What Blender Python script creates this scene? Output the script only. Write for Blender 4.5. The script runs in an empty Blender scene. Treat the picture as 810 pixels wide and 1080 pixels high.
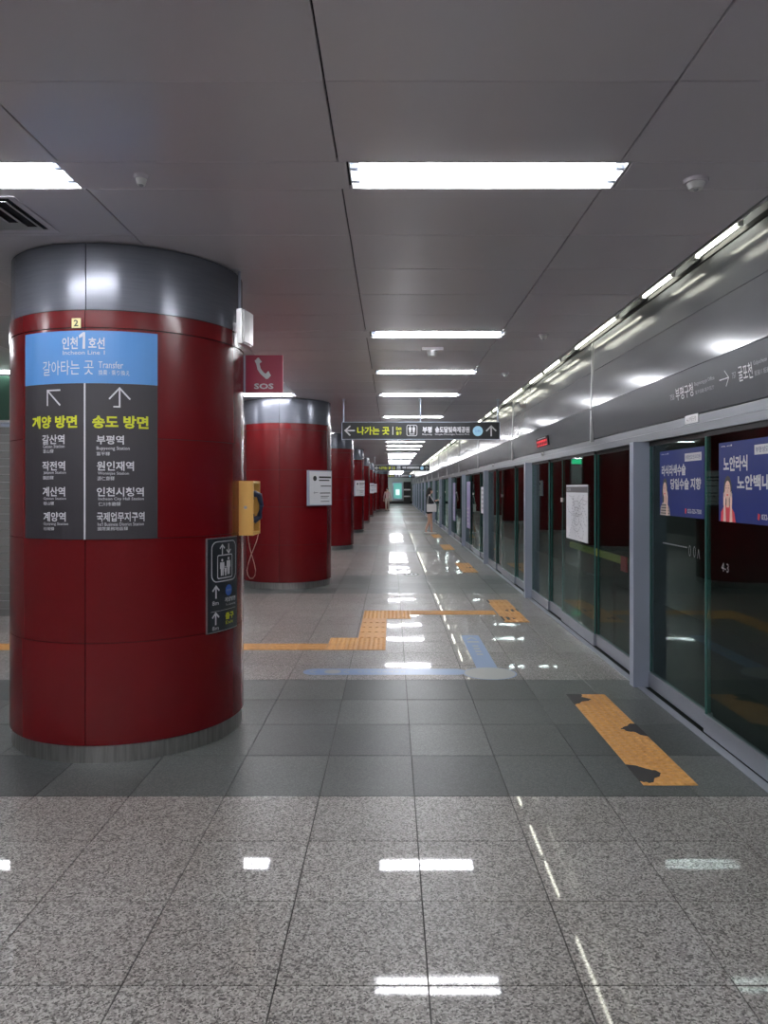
import bpy, math, random
from math import sin, cos, pi, radians, sqrt
from mathutils import Vector
random.seed(7)
S = bpy.context.scene
COL = S.collection

# ------------------------------------------------------------------ camera, world, exposure
EYE = 1.62
cd = bpy.data.cameras.new('camera'); cam = bpy.data.objects.new('camera', cd); COL.objects.link(cam)
cam.location = (0, 0, EYE); cam.rotation_euler = (pi/2, 0, 0)
cd.sensor_fit = 'VERTICAL'; cd.sensor_height = 24; cd.sensor_width = 24
cd.lens = 790/1080*24; cd.shift_x = -8/1080; cd.shift_y = -25/1080
cd.clip_start = .05; cd.clip_end = 300
S.camera = cam
w = bpy.data.worlds.new('world'); S.world = w; w.use_nodes = True
w.node_tree.nodes['Background'].inputs[0].default_value = (.5, .55, .6, 1)
w.node_tree.nodes['Background'].inputs[1].default_value = .02
S.view_settings.view_transform = 'Standard'; S.view_settings.look = 'None'
S.view_settings.gamma = 1; S.view_settings.use_curve_mapping = False
S.view_settings.exposure = 2.12
TUBE_POWER = 11.0      # ceiling tubes
COVE_POWER = 3.4       # tubes above the doors
S.cycles.transparent_max_bounces = 32
S.cycles.max_bounces = 10
S.cycles.diffuse_bounces = 6
S.cycles.glossy_bounces = 6
S.cycles.sample_clamp_indirect = 6

# ------------------------------------------------------------------ materials
def mat(name, color, rough=.5, metal=0, emis=None, estr=0, coat=0, coat_r=.05, spec=.5, aniso=0):
    m = bpy.data.materials.new(name); m.use_nodes = True
    b = m.node_tree.nodes['Principled BSDF']
    b.inputs['Base Color'].default_value = (*color, 1)
    b.inputs['Roughness'].default_value = rough
    b.inputs['Metallic'].default_value = metal
    b.inputs['Specular IOR Level'].default_value = spec
    b.inputs['Coat Weight'].default_value = coat
    b.inputs['Coat Roughness'].default_value = coat_r
    b.inputs['Anisotropic'].default_value = aniso
    if emis:
        b.inputs['Emission Color'].default_value = (*emis, 1)
        b.inputs['Emission Strength'].default_value = estr
    return m

def N(m, t): return m.node_tree.nodes.new(t)
def L(m, a, b): m.node_tree.links.new(a, b)
def P(m): return m.node_tree.nodes['Principled BSDF']

def noise(m, scale, detail=2, stretch=None, rough=.5):
    g = N(m, 'ShaderNodeNewGeometry'); n = N(m, 'ShaderNodeTexNoise')
    n.inputs['Scale'].default_value = scale; n.inputs['Detail'].default_value = detail
    n.inputs['Roughness'].default_value = rough
    if stretch:
        mp = N(m, 'ShaderNodeVectorMath'); mp.operation = 'MULTIPLY'
        mp.inputs[1].default_value = stretch
        L(m, g.outputs['Position'], mp.inputs[0]); L(m, mp.outputs[0], n.inputs['Vector'])
    else: L(m, g.outputs['Position'], n.inputs['Vector'])
    return n.outputs['Fac']

def ramp(m, fac, stops):
    r = N(m, 'ShaderNodeValToRGB'); el = r.color_ramp.elements
    while len(el) > 1: el.remove(el[0])
    el[0].position = stops[0][0]; el[0].color = (*stops[0][1], 1)
    for p, c in stops[1:]:
        e = el.new(p); e.color = (*c, 1)
    L(m, fac, r.inputs[0]); return r.outputs[0]

def mixrgb(m, kind, fac, a, b):
    x = N(m, 'ShaderNodeMix'); x.data_type = 'RGBA'; x.blend_type = kind
    if isinstance(fac, float): x.inputs[0].default_value = fac
    else: L(m, fac, x.inputs[0])
    for s, v in ((6, a), (7, b)):
        if isinstance(v, tuple): x.inputs[s].default_value = (*v, 1)
        else: L(m, v, x.inputs[s])
    return x.outputs[2]

def tint(m):
    """0..1 value that differs from tile to tile"""
    oi = N(m, 'ShaderNodeObjectInfo'); at = N(m, 'ShaderNodeAttribute'); at.attribute_name = 'tint'
    ad = N(m, 'ShaderNodeMath'); ad.operation = 'ADD'
    L(m, oi.outputs['Random'], ad.inputs[0]); L(m, at.outputs['Fac'], ad.inputs[1])
    fr = N(m, 'ShaderNodeMath'); fr.operation = 'FRACT'; L(m, ad.outputs[0], fr.inputs[0])
    return fr.outputs[0]

def granite(name, lo, mid, hi, t0, t1, rough, rv, scale=170, coat=.5):
    m = mat(name, mid, rough, coat=coat, coat_r=.03, spec=.30 if coat else .20)
    g = N(m, 'ShaderNodeNewGeometry'); vo = N(m, 'ShaderNodeTexVoronoi'); vo.inputs['Scale'].default_value = scale
    wp = N(m, 'ShaderNodeVectorMath'); wp.operation = 'MULTIPLY_ADD'; wp.inputs[1].default_value = (.012, .012, .012)
    nz = N(m, 'ShaderNodeTexNoise'); nz.inputs['Scale'].default_value = scale*.8; L(m, g.outputs['Position'], nz.inputs['Vector'])
    L(m, nz.outputs['Color'], wp.inputs[0]); L(m, g.outputs['Position'], wp.inputs[2]); L(m, wp.outputs[0], vo.inputs['Vector'])
    sp = N(m, 'ShaderNodeSeparateColor'); L(m, vo.outputs['Color'], sp.inputs[0]); n = sp.outputs[0]
    c = ramp(m, n, [(.20, lo), (.32, mid), (.62, mid), (.72, hi)])
    t = ramp(m, tint(m), [(0, t0), (1, t1)])
    c2 = mixrgb(m, 'MULTIPLY', 1.0, c, t)
    big = ramp(m, noise(m, 1.3, 3), [(.3, (.88, .86, .84)), (.7, (1.05, 1.05, 1.05))])
    c3 = mixrgb(m, 'MULTIPLY', 1.0, c2, big)
    L(m, c3, P(m).inputs['Base Color'])
    rr = N(m, 'ShaderNodeMapRange'); rr.inputs['To Min'].default_value = rough; rr.inputs['To Max'].default_value = rough+rv
    L(m, noise(m, 3, 3), rr.inputs['Value']); L(m, rr.outputs[0], P(m).inputs['Roughness'])
    bp = N(m, 'ShaderNodeBump'); bp.inputs['Strength'].default_value = .02; bp.inputs['Distance'].default_value = .01
    L(m, noise(m, 2.2, 2), bp.inputs['Height']); L(m, bp.outputs[0], P(m).inputs['Normal'])
    return m

M = {}
M['tile_light'] = granite('light granite', (.085, .08, .077), (.25, .242, .232), (.42, .41, .395), (.90, .89, .88), (1.05, 1.04, 1.03), .33, .08, 150)
M['tile_dark'] = granite('dark granite', (.062, .068, .069), (.078, .085, .085), (.11, .118, .118), (.72, .74, .74), (1.35, 1.36, 1.32), .36, .02, 170, .0)
M['tile_mid'] = granite('mid granite', (.055, .05, .048), (.15, .145, .135), (.24, .23, .22), (.8, .8, .8), (1.1, 1.1, 1.1), .1, .05)
M['grout'] = mat('grout', (.045, .043, .04), .8)
M['ceiling'] = mat('ceiling panel', (.52, .50, .525), .26, spec=.45)
_c = ramp(M['ceiling'], tint(M['ceiling']), [(0, (.65, .615, .665)), (1, (.71, .675, .72))])
L(M['ceiling'], _c, P(M['ceiling']).inputs['Base Color'])
_b = N(M['ceiling'], 'ShaderNodeBump'); _b.inputs['Strength'].default_value = .05; _b.inputs['Distance'].default_value = .02
L(M['ceiling'], noise(M['ceiling'], 2.5, 1), _b.inputs['Height']); L(M['ceiling'], _b.outputs[0], P(M['ceiling']).inputs['Normal'])
M['black'] = mat('matt black', (.012, .012, .013), .7)
M['slab'] = mat('dark concrete', (.03, .03, .032), .9)
M['red'] = mat('red enamel cladding', (.09, .006, .008), .26, coat=.15, coat_r=.07, spec=.4)
_t = ramp(M['red'], tint(M['red']), [(0, (.112, .0030, .0048)), (1, (.130, .0038, .0065))])
L(M['red'], _t, P(M['red']).inputs['Base Color'])

def brushed(name, c0, c1, rough, stretch, metal=1.0, spec=.4):
    m = mat(name, c0, rough, metal, spec=spec)
    n = noise(m, 1, 4, stretch=stretch)
    L(m, ramp(m, n, [(.3, c0), (.7, c1)]), P(m).inputs['Base Color'])
    rr = N(m, 'ShaderNodeMapRange'); rr.inputs['To Min'].default_value = rough*.8; rr.inputs['To Max'].default_value = rough*1.25
    L(m, n, rr.inputs['Value']); L(m, rr.outputs[0], P(m).inputs['Roughness'])
    return m
M['steel'] = brushed('brushed steel', (.46, .46, .48), (.54, .54, .56), .26, (4, 4, 140))
M['skirt'] = brushed('scuffed steel skirt', (.38, .37, .36), (.58, .57, .56), .34, (60, 60, 4))
M['capital'] = brushed('satin grey steel', (.125, .133, .162), (.145, .153, .182), .22, (4, 4, 90), .3, .3)
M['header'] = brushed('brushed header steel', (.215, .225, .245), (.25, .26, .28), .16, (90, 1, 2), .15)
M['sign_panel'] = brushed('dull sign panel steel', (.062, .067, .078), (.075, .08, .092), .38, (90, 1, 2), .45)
M['print_bright'] = mat('bright white print', (.9, .9, .92), .6)
M['band'] = brushed('satin aluminium band', (.165, .175, .195), (.20, .21, .23), .34, (90, 1, 90), .8)
M['post'] = mat('grey powder coated post', (.33, .37, .46), .35, .25)
M['rail'] = mat('grey door rail', (.27, .29, .33), .35, .4)
M['alu'] = mat('pale aluminium', (.55, .55, .56), .35, .9)
M['white'] = mat('white enamel', (.75, .75, .74), .35)
M['reflector'] = mat('white reflector', (.55, .55, .55), .4)
M['print_white'] = mat('white print', (.55, .55, .58), .5)
M['print_yellow'] = mat('yellow print', (.52, .55, .02), .5)
M['print_black'] = mat('black print', (.02, .02, .02), .5)
M['print_grey'] = mat('grey print', (.33, .34, .36), .5)
M['print_red'] = mat('red print', (.7, .03, .05), .5)
M['sign_blue'] = mat('sky blue vinyl', (.075, .235, .54), .4)
M['sign_dark'] = mat('charcoal vinyl', (.029, .026, .032), .45)
M['sign_night'] = mat('near black sign face', (.018, .024, .03), .35)
M['crimson'] = mat('crimson sign face', (.30, .012, .05), .4)
M['tactile'] = mat('yellow orange tactile rubber', (.62, .30, .075), .5)
_q = ramp(M['tactile'], noise(M['tactile'], 30, 3), [(.3, (.50, .235, .06)), (.7, (.66, .33, .09))])
_q2 = mixrgb(M['tactile'], 'MULTIPLY', 1.0, _q, ramp(M['tactile'], tint(M['tactile']), [(0, (.9, .88, .86)), (1, (1.05, 1.08, 1.1))]))
L(M['tactile'], _q2, P(M['tactile']).inputs['Base Color'])
M['phone_yellow'] = mat('phone box yellow', (.72, .40, .10), .4)
M['phone_inner'] = mat('deep yellow recess', (.42, .27, .02), .5)
M['phone_blue'] = mat('dark blue handset', (.02, .03, .075), .35)
M['cord'] = mat('pale cord', (.62, .38, .32), .6)
M['rubber'] = mat('black ribbed adhesive', (.022, .022, .024), .6)
M['sticker_blue'] = mat('worn blue floor sticker', (.17, .27, .47), .3)
M['sticker_grey'] = mat('pale grey floor sticker', (.36, .37, .36), .3)
M['poster_blue'] = mat('royal blue poster', (.007, .022, .17), .45, spec=.2)
M['poster_lilac'] = mat('lilac poster', (.32, .28, .48), .4)
M['paper'] = mat('white paper', (.62, .63, .66), .6)
M['skin'] = mat('skin', (.60, .36, .27), .5)
M['skin_print'] = mat('printed skin', (.72, .47, .38), .5)
M['hair'] = mat('black hair', (.012, .010, .010), .4)
M['cloth_black'] = mat('black cloth', (.014, .014, .017), .8)
M['cloth_pink'] = mat('pale pink cloth', (.55, .38, .40), .8)
M['cloth_beige'] = mat('beige cloth', (.45, .38, .33), .8)
M['bag'] = mat('white leather', (.72, .72, .72), .45)
M['shutter'] = mat('grey shutter', (.24, .24, .235), .45, .3)
M['wall'] = mat('grey wall panel', (.20, .205, .205), .5)
M['wall_end'] = mat('pale green end wall', (.50, .60, .55), .5)
M['tunnel'] = mat('dark tunnel wall', (.022, .024, .023), .9)
M['rail_yellow'] = mat('dull yellow paint', (.42, .40, .04), .5)
M['green'] = mat('deep green panel', (.01, .05, .028), .5)
M['tube'] = mat('lit ceiling tube', (1, 1, 1), .5, emis=(.95, .96, 1.0), estr=TUBE_POWER)
M['cove'] = mat('lit warm tube', (1, 1, 1), .5, emis=(1.0, 1.0, .84), estr=COVE_POWER)
M['exit'] = mat('lit green exit face', (0, .1, .05), .5, emis=(.05, .9, .4), estr=.55)
M['led_red'] = mat('lit red led', (.1, 0, 0), .5, emis=(1, .04, .06), estr=.30)
M['screen'] = mat('lit green screen', (.1, .2, .2), .5, emis=(.10, .42, .36), estr=.2)
M['screen_white'] = mat('lit white screen', (.5, .5, .5), .5, emis=(.7, .9, .9), estr=.25)

def glass_mat(name, tintc, refl=1.0):
    m = bpy.data.materials.new(name); m.use_nodes = True; nt = m.node_tree
    nt.nodes.remove(nt.nodes['Principled BSDF']); out = nt.nodes['Material Output']
    g = N(m, 'ShaderNodeNewGeometry'); fr = N(m, 'ShaderNodeFresnel')
    mr = N(m, 'ShaderNodeMapRange'); mr.inputs['To Min'].default_value = 1.42; mr.inputs['To Max'].default_value = 1/1.42
    L(m, g.outputs['Backfacing'], mr.inputs['Value']); L(m, mr.outputs[0], fr.inputs['IOR'])
    tr = N(m, 'ShaderNodeBsdfTransparent'); tr.inputs[0].default_value = (*tintc, 1)
    gl = N(m, 'ShaderNodeBsdfGlossy'); gl.inputs['Roughness'].default_value = .012; gl.inputs[0].default_value = (.46, .53, .50, 1)
    mx = N(m, 'ShaderNodeMixShader')
    L(m, fr.outputs[0], mx.inputs[0]); L(m, tr.outputs[0], mx.inputs[1]); L(m, gl.outputs[0], mx.inputs[2])
    L(m, mx.outputs[0], out.inputs['Surface'])
    return m
M['glass'] = glass_mat('green tinted door glass', (.70, .80, .78))
M['glass_edge'] = mat('green glass edge', (.05, .16, .14), .15)

# ------------------------------------------------------------------ mesh helpers
PRINTS = ('lettering', 'pictograms', 'small_print', 'icons', 'line_network', 'station_marks', 'led_text', 'station_names', 'print', 'printed_features')   # fine print, joined
class MB:
    def __init__(s): s.v = []; s.f = []
    def box(s, x0, x1, y0, y1, z0, z1, T=None):
        i = len(s.v)
        p = [(x, y, z) for z in (z0, z1) for y in (y0, y1) for x in (x0, x1)]
        s.v += [tuple(T(*q)) for q in p] if T else p
        s.f += [tuple(i+k for k in q) for q in ((0,2,3,1),(4,5,7,6),(0,1,5,4),(2,6,7,3),(0,4,6,2),(1,3,7,5))]
        return s
    def extr(s, prof, y0, y1):
        """(x,z) profile extruded along y"""
        i = len(s.v); n = len(prof)
        s.v += [(x, y0, z) for x, z in prof] + [(x, y1, z) for x, z in prof]
        s.f.append(tuple(i+k for k in range(n))); s.f.append(tuple(i+n+k for k in reversed(range(n))))
        for k in range(n): s.f.append((i+k, i+(k+1) % n, i+n+(k+1) % n, i+n+k))
        return s
    def shell(s, r0, r1, a0, a1, z0, z1, n=8, cap=True):
        """curved slab; angle 0 faces -y, grows towards +x"""
        i = len(s.v)
        for k in range(n+1):
            a = radians(a0+(a1-a0)*k/n); sa, ca = sin(a), -cos(a)
            s.v += [(r0*sa, r0*ca, z0), (r1*sa, r1*ca, z0), (r1*sa, r1*ca, z1), (r0*sa, r0*ca, z1)]
        for k in range(n):
            b = i+4*k
            for j in range(4): s.f.append((b+j, b+4+j, b+4+(j+1) % 4, b+(j+1) % 4))
        if cap: s.f += [(i, i+1, i+2, i+3), (i+4*n+3, i+4*n+2, i+4*n+1, i+4*n)]
        return s
    def cyl(s, c, r0, r1, z0, z1, n=16, axis='z', T=None):
        i = len(s.v)
        for zz, rr in ((z0, r0), (z1, r1)):
            for k in range(n):
                a = 2*pi*k/n; p = (rr*cos(a), rr*sin(a), zz)
                if axis == 'x': p = (p[2], p[0], p[1])
                if axis == 'y': p = (p[0], p[2], p[1])
                p = (p[0]+c[0], p[1]+c[1], p[2]+c[2]); s.v.append(tuple(T(*p)) if T else p)
        s.f.append(tuple(i+k for k in reversed(range(n)))); s.f.append(tuple(i+n+k for k in range(n)))
        for k in range(n): s.f.append((i+k, i+(k+1) % n, i+n+(k+1) % n, i+n+k))
        return s
    def sphere(s, c, rx, ry, rz, n=12, m=8):
        i = len(s.v); s.v.append((c[0], c[1], c[2]-rz))
        for j in range(1, m):
            t = pi*j/m
            for k in range(n):
                a = 2*pi*k/n; s.v.append((c[0]+rx*sin(t)*cos(a), c[1]+ry*sin(t)*sin(a), c[2]-rz*cos(t)))
        s.v.append((c[0], c[1], c[2]+rz)); e = len(s.v)-1
        for k in range(n):
            s.f.append((i, i+1+(k+1) % n, i+1+k)); s.f.append((e, e-n+k, e-n+(k+1) % n))
            for j in range(m-2):
                b = i+1+j*n; s.f.append((b+k, b+(k+1) % n, b+n+(k+1) % n, b+n+k))
        return s
    def tube(s, pts, r, n=8):
        pts = [Vector(p) for p in pts]; i = len(s.v); up = Vector((0, 0, 1))
        for j, p in enumerate(pts):
            d = (pts[min(j+1, len(pts)-1)]-pts[max(j-1, 0)]).normalized()
            u = d.cross(up); u = u.normalized() if u.length > .05 else Vector((1, 0, 0)); v = d.cross(u)
            rr = r[j] if isinstance(r, (list, tuple)) else r
            for k in range(n):
                a = 2*pi*k/n; s.v.append(tuple(p+u*rr*cos(a)+v*rr*sin(a)))
        for j in range(len(pts)-1):
            for k in range(n):
                b = i+j*n; s.f.append((b+k, b+(k+1) % n, b+n+(k+1) % n, b+n+k))
        s.f.append(tuple(i+k for k in reversed(range(n)))); b = i+(len(pts)-1)*n; s.f.append(tuple(b+k for k in range(n)))
        return s
    # printed marks on a surface T(u, v, offset)
    def poly(s, T, pts, o=.002):
        i = len(s.v); s.v += [tuple(T(u, v, o)) for u, v in pts]; s.f.append(tuple(range(i, i+len(pts)))); return s
    def rect(s, T, u0, u1, v0, v1, o=.002, n=1):
        for k in range(n):
            a, b = u0+(u1-u0)*k/n, u0+(u1-u0)*(k+1)/n
            s.poly(T, [(a, v0), (b, v0), (b, v1), (a, v1)], o)
        return s
    def patch(s, T, u0, u1, v0, v1, o0, o1, n=1):
        for k in range(n):
            a, b = u0+(u1-u0)*k/n, u0+(u1-u0)*(k+1)/n
            i = len(s.v)
            s.v += [tuple(T(u, v, o)) for o in (o0, o1) for u, v in ((a, v0), (b, v0), (b, v1), (a, v1))]
            s.f += [(i+4, i+5, i+6, i+7), (i, i+3, i+2, i+1), (i, i+1, i+5, i+4), (i+3, i+7, i+6, i+2)]
            if k == 0: s.f.append((i, i+4, i+7, i+3))
            if k == n-1: s.f.append((i+1, i+2, i+6, i+5))
        return s
    def stroke(s, T, pts, wd, o=.002):
        for (a, b), (c, d) in zip(pts, pts[1:]):
            l = sqrt((c-a)**2+(d-b)**2) or 1; ux, uy = (c-a)/l*wd/2, (d-b)/l*wd/2
            a, b, c, d = a-ux, b-uy, c+ux, d+uy; n = max(1, min(12, int(l/.02)))
            for k in range(n):
                p, q, r_, t_ = a+(c-a)*k/n, b+(d-b)*k/n, a+(c-a)*(k+1)/n, b+(d-b)*(k+1)/n
                s.poly(T, [(p+uy, q-ux), (r_+uy, t_-ux), (r_-uy, t_+ux), (p-uy, q+ux)], o)
        return s
    def disc(s, T, u, v, ru, rv=None, o=.002, n=24):
        rv = rv or ru
        return s.poly(T, [(u+ru*cos(2*pi*k/n), v+rv*sin(2*pi*k/n)) for k in range(n)], o)
    def ring(s, T, pts, wd, o=.002):
        return s.stroke(T, pts+[pts[0], pts[1]][:1], wd, o)
    def text(s, T, txt, u0, u1, v0, v1, o=.002, bold=.0):
        vs, fs, (x0, x1, y0, y1) = glyphs(txt, bold)
        i = len(s.v); su = (u1-u0)/(x1-x0); sv = (v1-v0)/(y1-y0)
        s.v += [tuple(T(u0+(x-x0)*su, v0+(y-y0)*sv, o)) for x, y in vs]
        s.f += [tuple(i+k for k in f) for f in fs]
        return s
    def build(s, name, m, parent=None, smooth=False, loc=None):
        me = bpy.data.meshes.new(name); me.from_pydata(s.v, [], s.f); me.update()
        me.materials.append(M[m] if isinstance(m, str) else m)
        if smooth:
            me.polygons.foreach_set('use_smooth', [True]*len(me.polygons))
            try: me.set_sharp_from_angle(angle=radians(40))
            except Exception: pass
        o = bpy.data.objects.new(name, me); COL.objects.link(o)
        if parent: o.parent = parent
        if loc: o.location = loc
        if any(q in name for q in PRINTS): o['kind'] = 'stuff'
        return o

_gl = {}
def glyphs(txt, bold):
    k = (txt, bold)
    if k not in _gl:
        c = bpy.data.curves.new('t', 'FONT'); c.body = txt; c.resolution_u = 2; c.offset = bold; c.fill_mode = 'FRONT'
        o = bpy.data.objects.new('t', c); COL.objects.link(o)
        dg = bpy.context.evaluated_depsgraph_get(); me = o.evaluated_get(dg).to_mesh()
        vs = [(v.co.x, v.co.y) for v in me.vertices]; fs = [tuple(p.vertices) for p in me.polygons]
        o.evaluated_get(dg).to_mesh_clear(); bpy.data.objects.remove(o); bpy.data.curves.remove(c)
        xs = [v[0] for v in vs]; ys = [v[1] for v in vs]
        _gl[k] = (vs, fs, (min(xs), max(xs), min(ys), max(ys)))
    return _gl[k]

def plane_T(o, u, v, n):
    o, u, v, n = Vector(o), Vector(u), Vector(v), Vector(n)
    return lambda a, b, c=0: o+u*a+v*b+n*c
def cyl_T(r):
    return lambda s, h, o=0: ((r+o)*sin(s/r), -(r+o)*cos(s/r), h)

def tag(o, label, cat, group=None, kind=None):
    if label: o['label'] = label
    if cat: o['category'] = cat
    if group: o['group'] = group
    if kind: o['kind'] = kind
    return o
def thing(name, label, cat, loc=(0, 0, 0), rz=0, group=None):
    o = bpy.data.objects.new(name, None); COL.objects.link(o); o.location = loc; o.rotation_euler = (0, 0, rz)
    o.empty_display_size = .1
    return tag(o, label, cat, group)
def struct(name, loc=(0, 0, 0)):
    o = bpy.data.objects.new(name, None); COL.objects.link(o); o.location = loc; o['kind'] = 'structure'; o.empty_display_size = .1
    return o
def inst(name, src, parent, loc, rot=(0, 0, 0)):
    o = bpy.data.objects.new(name, src); COL.objects.link(o); o.parent = parent; o.location = loc; o.rotation_euler = rot
    return o
def copy_tree(o, parent=None):
    c = o.copy(); COL.objects.link(c); c.parent = parent
    for ch in o.children: copy_tree(ch, c)
    return c
ORD = ['nearest', 'second', 'third', 'fourth', 'fifth', 'sixth', 'seventh', 'eighth', 'ninth', 'tenth', 'eleventh', 'twelfth', 'thirteenth',
       'fourteenth', 'fifteenth', 'sixteenth', 'seventeenth', 'eighteenth', 'nineteenth', 'twentieth', 'twenty-first', 'twenty-second',
       'twenty-third', 'twenty-fourth', 'twenty-fifth', 'twenty-sixth', 'twenty-seventh', 'twenty-eighth', 'twenty-ninth', 'thirtieth']

FAR = 80.0; BACK = -5.0; LEFT = -5.8; DOOR = 2.075; CEIL = 3.07

# ------------------------------------------------------------------ floor
floor = struct('floor')
MB().box(LEFT-.1, 2.06, BACK, FAR, -.2, -.006).build('floor_bed', 'grout', floor)
rows = []                                   # (y0, y1, kind)
y = 3.94
while y > BACK+.5: rows.append((y-.5, y, 'tile_light')); y -= .5
y = 3.94
while y < FAR-7.6:
    for k in range(4): rows.append((y+.6*k, y+.6*k+.6, 'tile_dark'))
    y += 2.4
    for k in range(10): rows.append((y+.52*k, y+.52*k+.52, 'tile_light'))
    y += 5.2
xs = [.12+.5*k for k in range(-12, 4)]+[2.055]
def tile_mb(mb, x0, x1, y0, y1, g=.0024, b=.0004):
    i = len(mb.v); x0 += g; x1 -= g; y0 += g; y1 -= g
    mb.v += [(x0, y0, -.012), (x1, y0, -.012), (x1, y1, -.012), (x0, y1, -.012), (x0, y0, -b), (x1, y0, -b), (x1, y1, -b), (x0, y1, -b),
             (x0+b, y0+b, 0), (x1-b, y0+b, 0), (x1-b, y1-b, 0), (x0+b, y1-b, 0)]
    for a in (0, 4):
        for k in range(4): mb.f.append((i+a+k, i+a+(k+1) % 4, i+a+4+(k+1) % 4, i+a+4+k))
    mb.f.append((i+8, i+9, i+10, i+11))
cache = {}
far = {'tile_light': MB(), 'tile_dark': MB()}
single = 0
for y0, y1, kind in rows:
    for x0, x1 in zip(xs, xs[1:]):
        yc, xc = (y0+y1)/2, (x0+x1)/2
        vis = 2.2 < y1 and y0 < 11.6 and x1 > -.54*y1 and x0 < .51*y1 and x1 > -4.4
        if vis and single < 296:
            key = (kind, round(x1-x0, 3), round(y1-y0, 3))
            if key not in cache:
                mb = MB(); tile_mb(mb, -(x1-x0)/2, (x1-x0)/2, -(y1-y0)/2, (y1-y0)/2)
                me = bpy.data.meshes.new('floor_tile'); me.from_pydata(mb.v, [], mb.f); me.materials.append(M[kind]); cache[key] = me
            k2 = kind
            o = inst('floor_tile', cache[key], floor, (xc, yc, 0), (random.uniform(-.0009, .0009), random.uniform(-.0009, .0009), 0)); single += 1
        else: tile_mb(far[kind], x0, x1, y0, y1)
for kind, mb in far.items():
    o = mb.build('floor_tiling', kind, floor); o['kind'] = 'stuff'
    at = o.data.attributes.new('tint', 'FLOAT', 'FACE'); n = len(o.data.polygons)
    vals = []
    for t in range(n//9): vals += [random.random()]*9
    at.data.foreach_set('value', vals)
MB().box(2.0, 2.06, 1.0, FAR, 0, .004).build('door_threshold', 'rail', floor)

# ------------------------------------------------------------------ ceiling
ceiling = struct('ceiling')
MB().box(LEFT-.1, 2.4, BACK, FAR, 3.24, 3.4).build('soffit_slab', 'slab', ceiling)
crow = []
y = 3.33
pat = [5, 3, 3]; k = 0
while y < FAR-3:
    crow.append((y, y+.3, 1)); y += .3
    for _ in range(pat[k % 3]): crow.append((y, y+.66, 0)); y += .66
    k += 1
y = 3.33; k = 0
while y > BACK+3:
    for _ in range([3, 3, 5][k % 3]): crow.append((y-.66, y, 0)); y -= .66
    crow.append((y-.3, y, 1)); y -= .3; k += 1
crow.sort()
cx = [-5.26-1.26, -5.26, -4.0, -2.74, -1.48, -.24, 1.02, 1.865]
lamp_x = [(-5.26, -4.02), (-2.74, -1.50), (-.20, 1.07)]
fill_x = [(-6.5, -5.26), (-4.02, -2.74), (-1.50, -.20), (1.07, 1.865)]
cfar = MB()
def cpanel(mb, x0, x1, y0, y1, g=.004, b=.003):
    i = len(mb.v); x0 += g*.8; x1 -= g*.8; y0 += g*.55; y1 -= g*.55
    mb.v += [(x0, y0, .02), (x1, y0, .02), (x1, y1, .02), (x0, y1, .02), (x0, y0, b), (x1, y0, b), (x1, y1, b), (x0, y1, b),
             (x0+b, y0+b, 0), (x1-b, y0+b, 0), (x1-b, y1-b, 0), (x0+b, y1-b, 0)]
    for a in (0, 4):
        for k in range(4): mb.f.append((i+a+k, i+a+4+k, i+a+4+(k+1) % 4, i+a+(k+1) % 4))
    mb.f.append((i+11, i+10, i+9, i+8))
cc = {}
for y0, y1, lamp in crow:
    for x0, x1 in (fill_x if lamp else list(zip(cx, cx[1:]))):
        if y1 > 2.0 and y0 < 12.6 and x1 > -.56*y1 and x0 < .55*y1:
            key = (round(x1-x0, 3), round(y1-y0, 3))
            if key not in cc:
                mb = MB(); cpanel(mb, -(x1-x0)/2, (x1-x0)/2, -(y1-y0)/2, (y1-y0)/2)
                me = bpy.data.meshes.new('ceiling_panel'); me.from_pydata(mb.v, [], mb.f); me.materials.append(M['ceiling']); cc[key] = me
            inst('ceiling_panel', cc[key], ceiling, ((x0+x1)/2, (y0+y1)/2, CEIL), (random.uniform(-.0015, .0015), random.uniform(-.0015, .0015), 0))
        else:
            cpanel(cfar, x0, x1, y0, y1)
o = cfar.build('ceiling_panelling', 'ceiling', ceiling); o['kind'] = 'stuff'; o.location.z = CEIL
at = o.data.attributes.new('tint', 'FLOAT', 'FACE'); vals = []
for t in range(len(o.data.polygons)//9): vals += [random.random()]*9
at.data.foreach_set('value', vals)
# joint backing between the panels
MB().box(LEFT, 1.865, BACK, FAR, CEIL+.1, CEIL+.11).build('joint_backing', 'black', ceiling) if False else None
# light channel along the doors
MB().box(1.868, 1.882, BACK, FAR, CEIL-.004, CEIL+.14).build('channel_edge', 'alu', ceiling)
MB().box(1.882, 2.10, BACK, FAR, 3.205, 3.225).build('channel_roof', 'reflector', ceiling)
MB().box(1.972, 1.988, BACK, FAR, CEIL-.012, CEIL+.016).build('channel_lip', 'black', ceiling)

# ------------------------------------------------------------------ ceiling lights
def make_light(wd):
    t = thing('ceiling_light', '', 'ceiling light')
    h = wd/2; mb = MB()
    mb.box(-h+.004, h-.004, -.146, .146, .062, .07)                       # tray roof
    mb.box(-h+.004, h-.004, -.148, -.142, 0, .062).box(-h+.004, h-.004, .142, .148, 0, .062)
    mb.box(-h+.002, -h+.008, -.148, .148, 0, .062).box(h-.008, h-.002, -.148, .148, 0, .062)
    mb.box(-h+.01, h-.01, -.008, .008, .035, .062)
    mb.build('reflector', 'reflector', t)
    for s in (-1, 1):
        MB().cyl((0, s*.07, .011), .0175, .0175, -h+.05, h-.05, 12, 'x').build('tube', 'tube', t, smooth=True)
        MB().box(-h+.008, -h+.05, s*.07-.012, s*.07+.012, .002, .062).build('socket', 'post', t)
        MB().box(h-.05, h-.008, s*.07-.012, s*.07+.012, .002, .062).build('socket', 'post', t)
    return t
proto = make_light(1.26)
seen = {0: 0, 1: 0, 2: 0}; first = True
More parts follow.
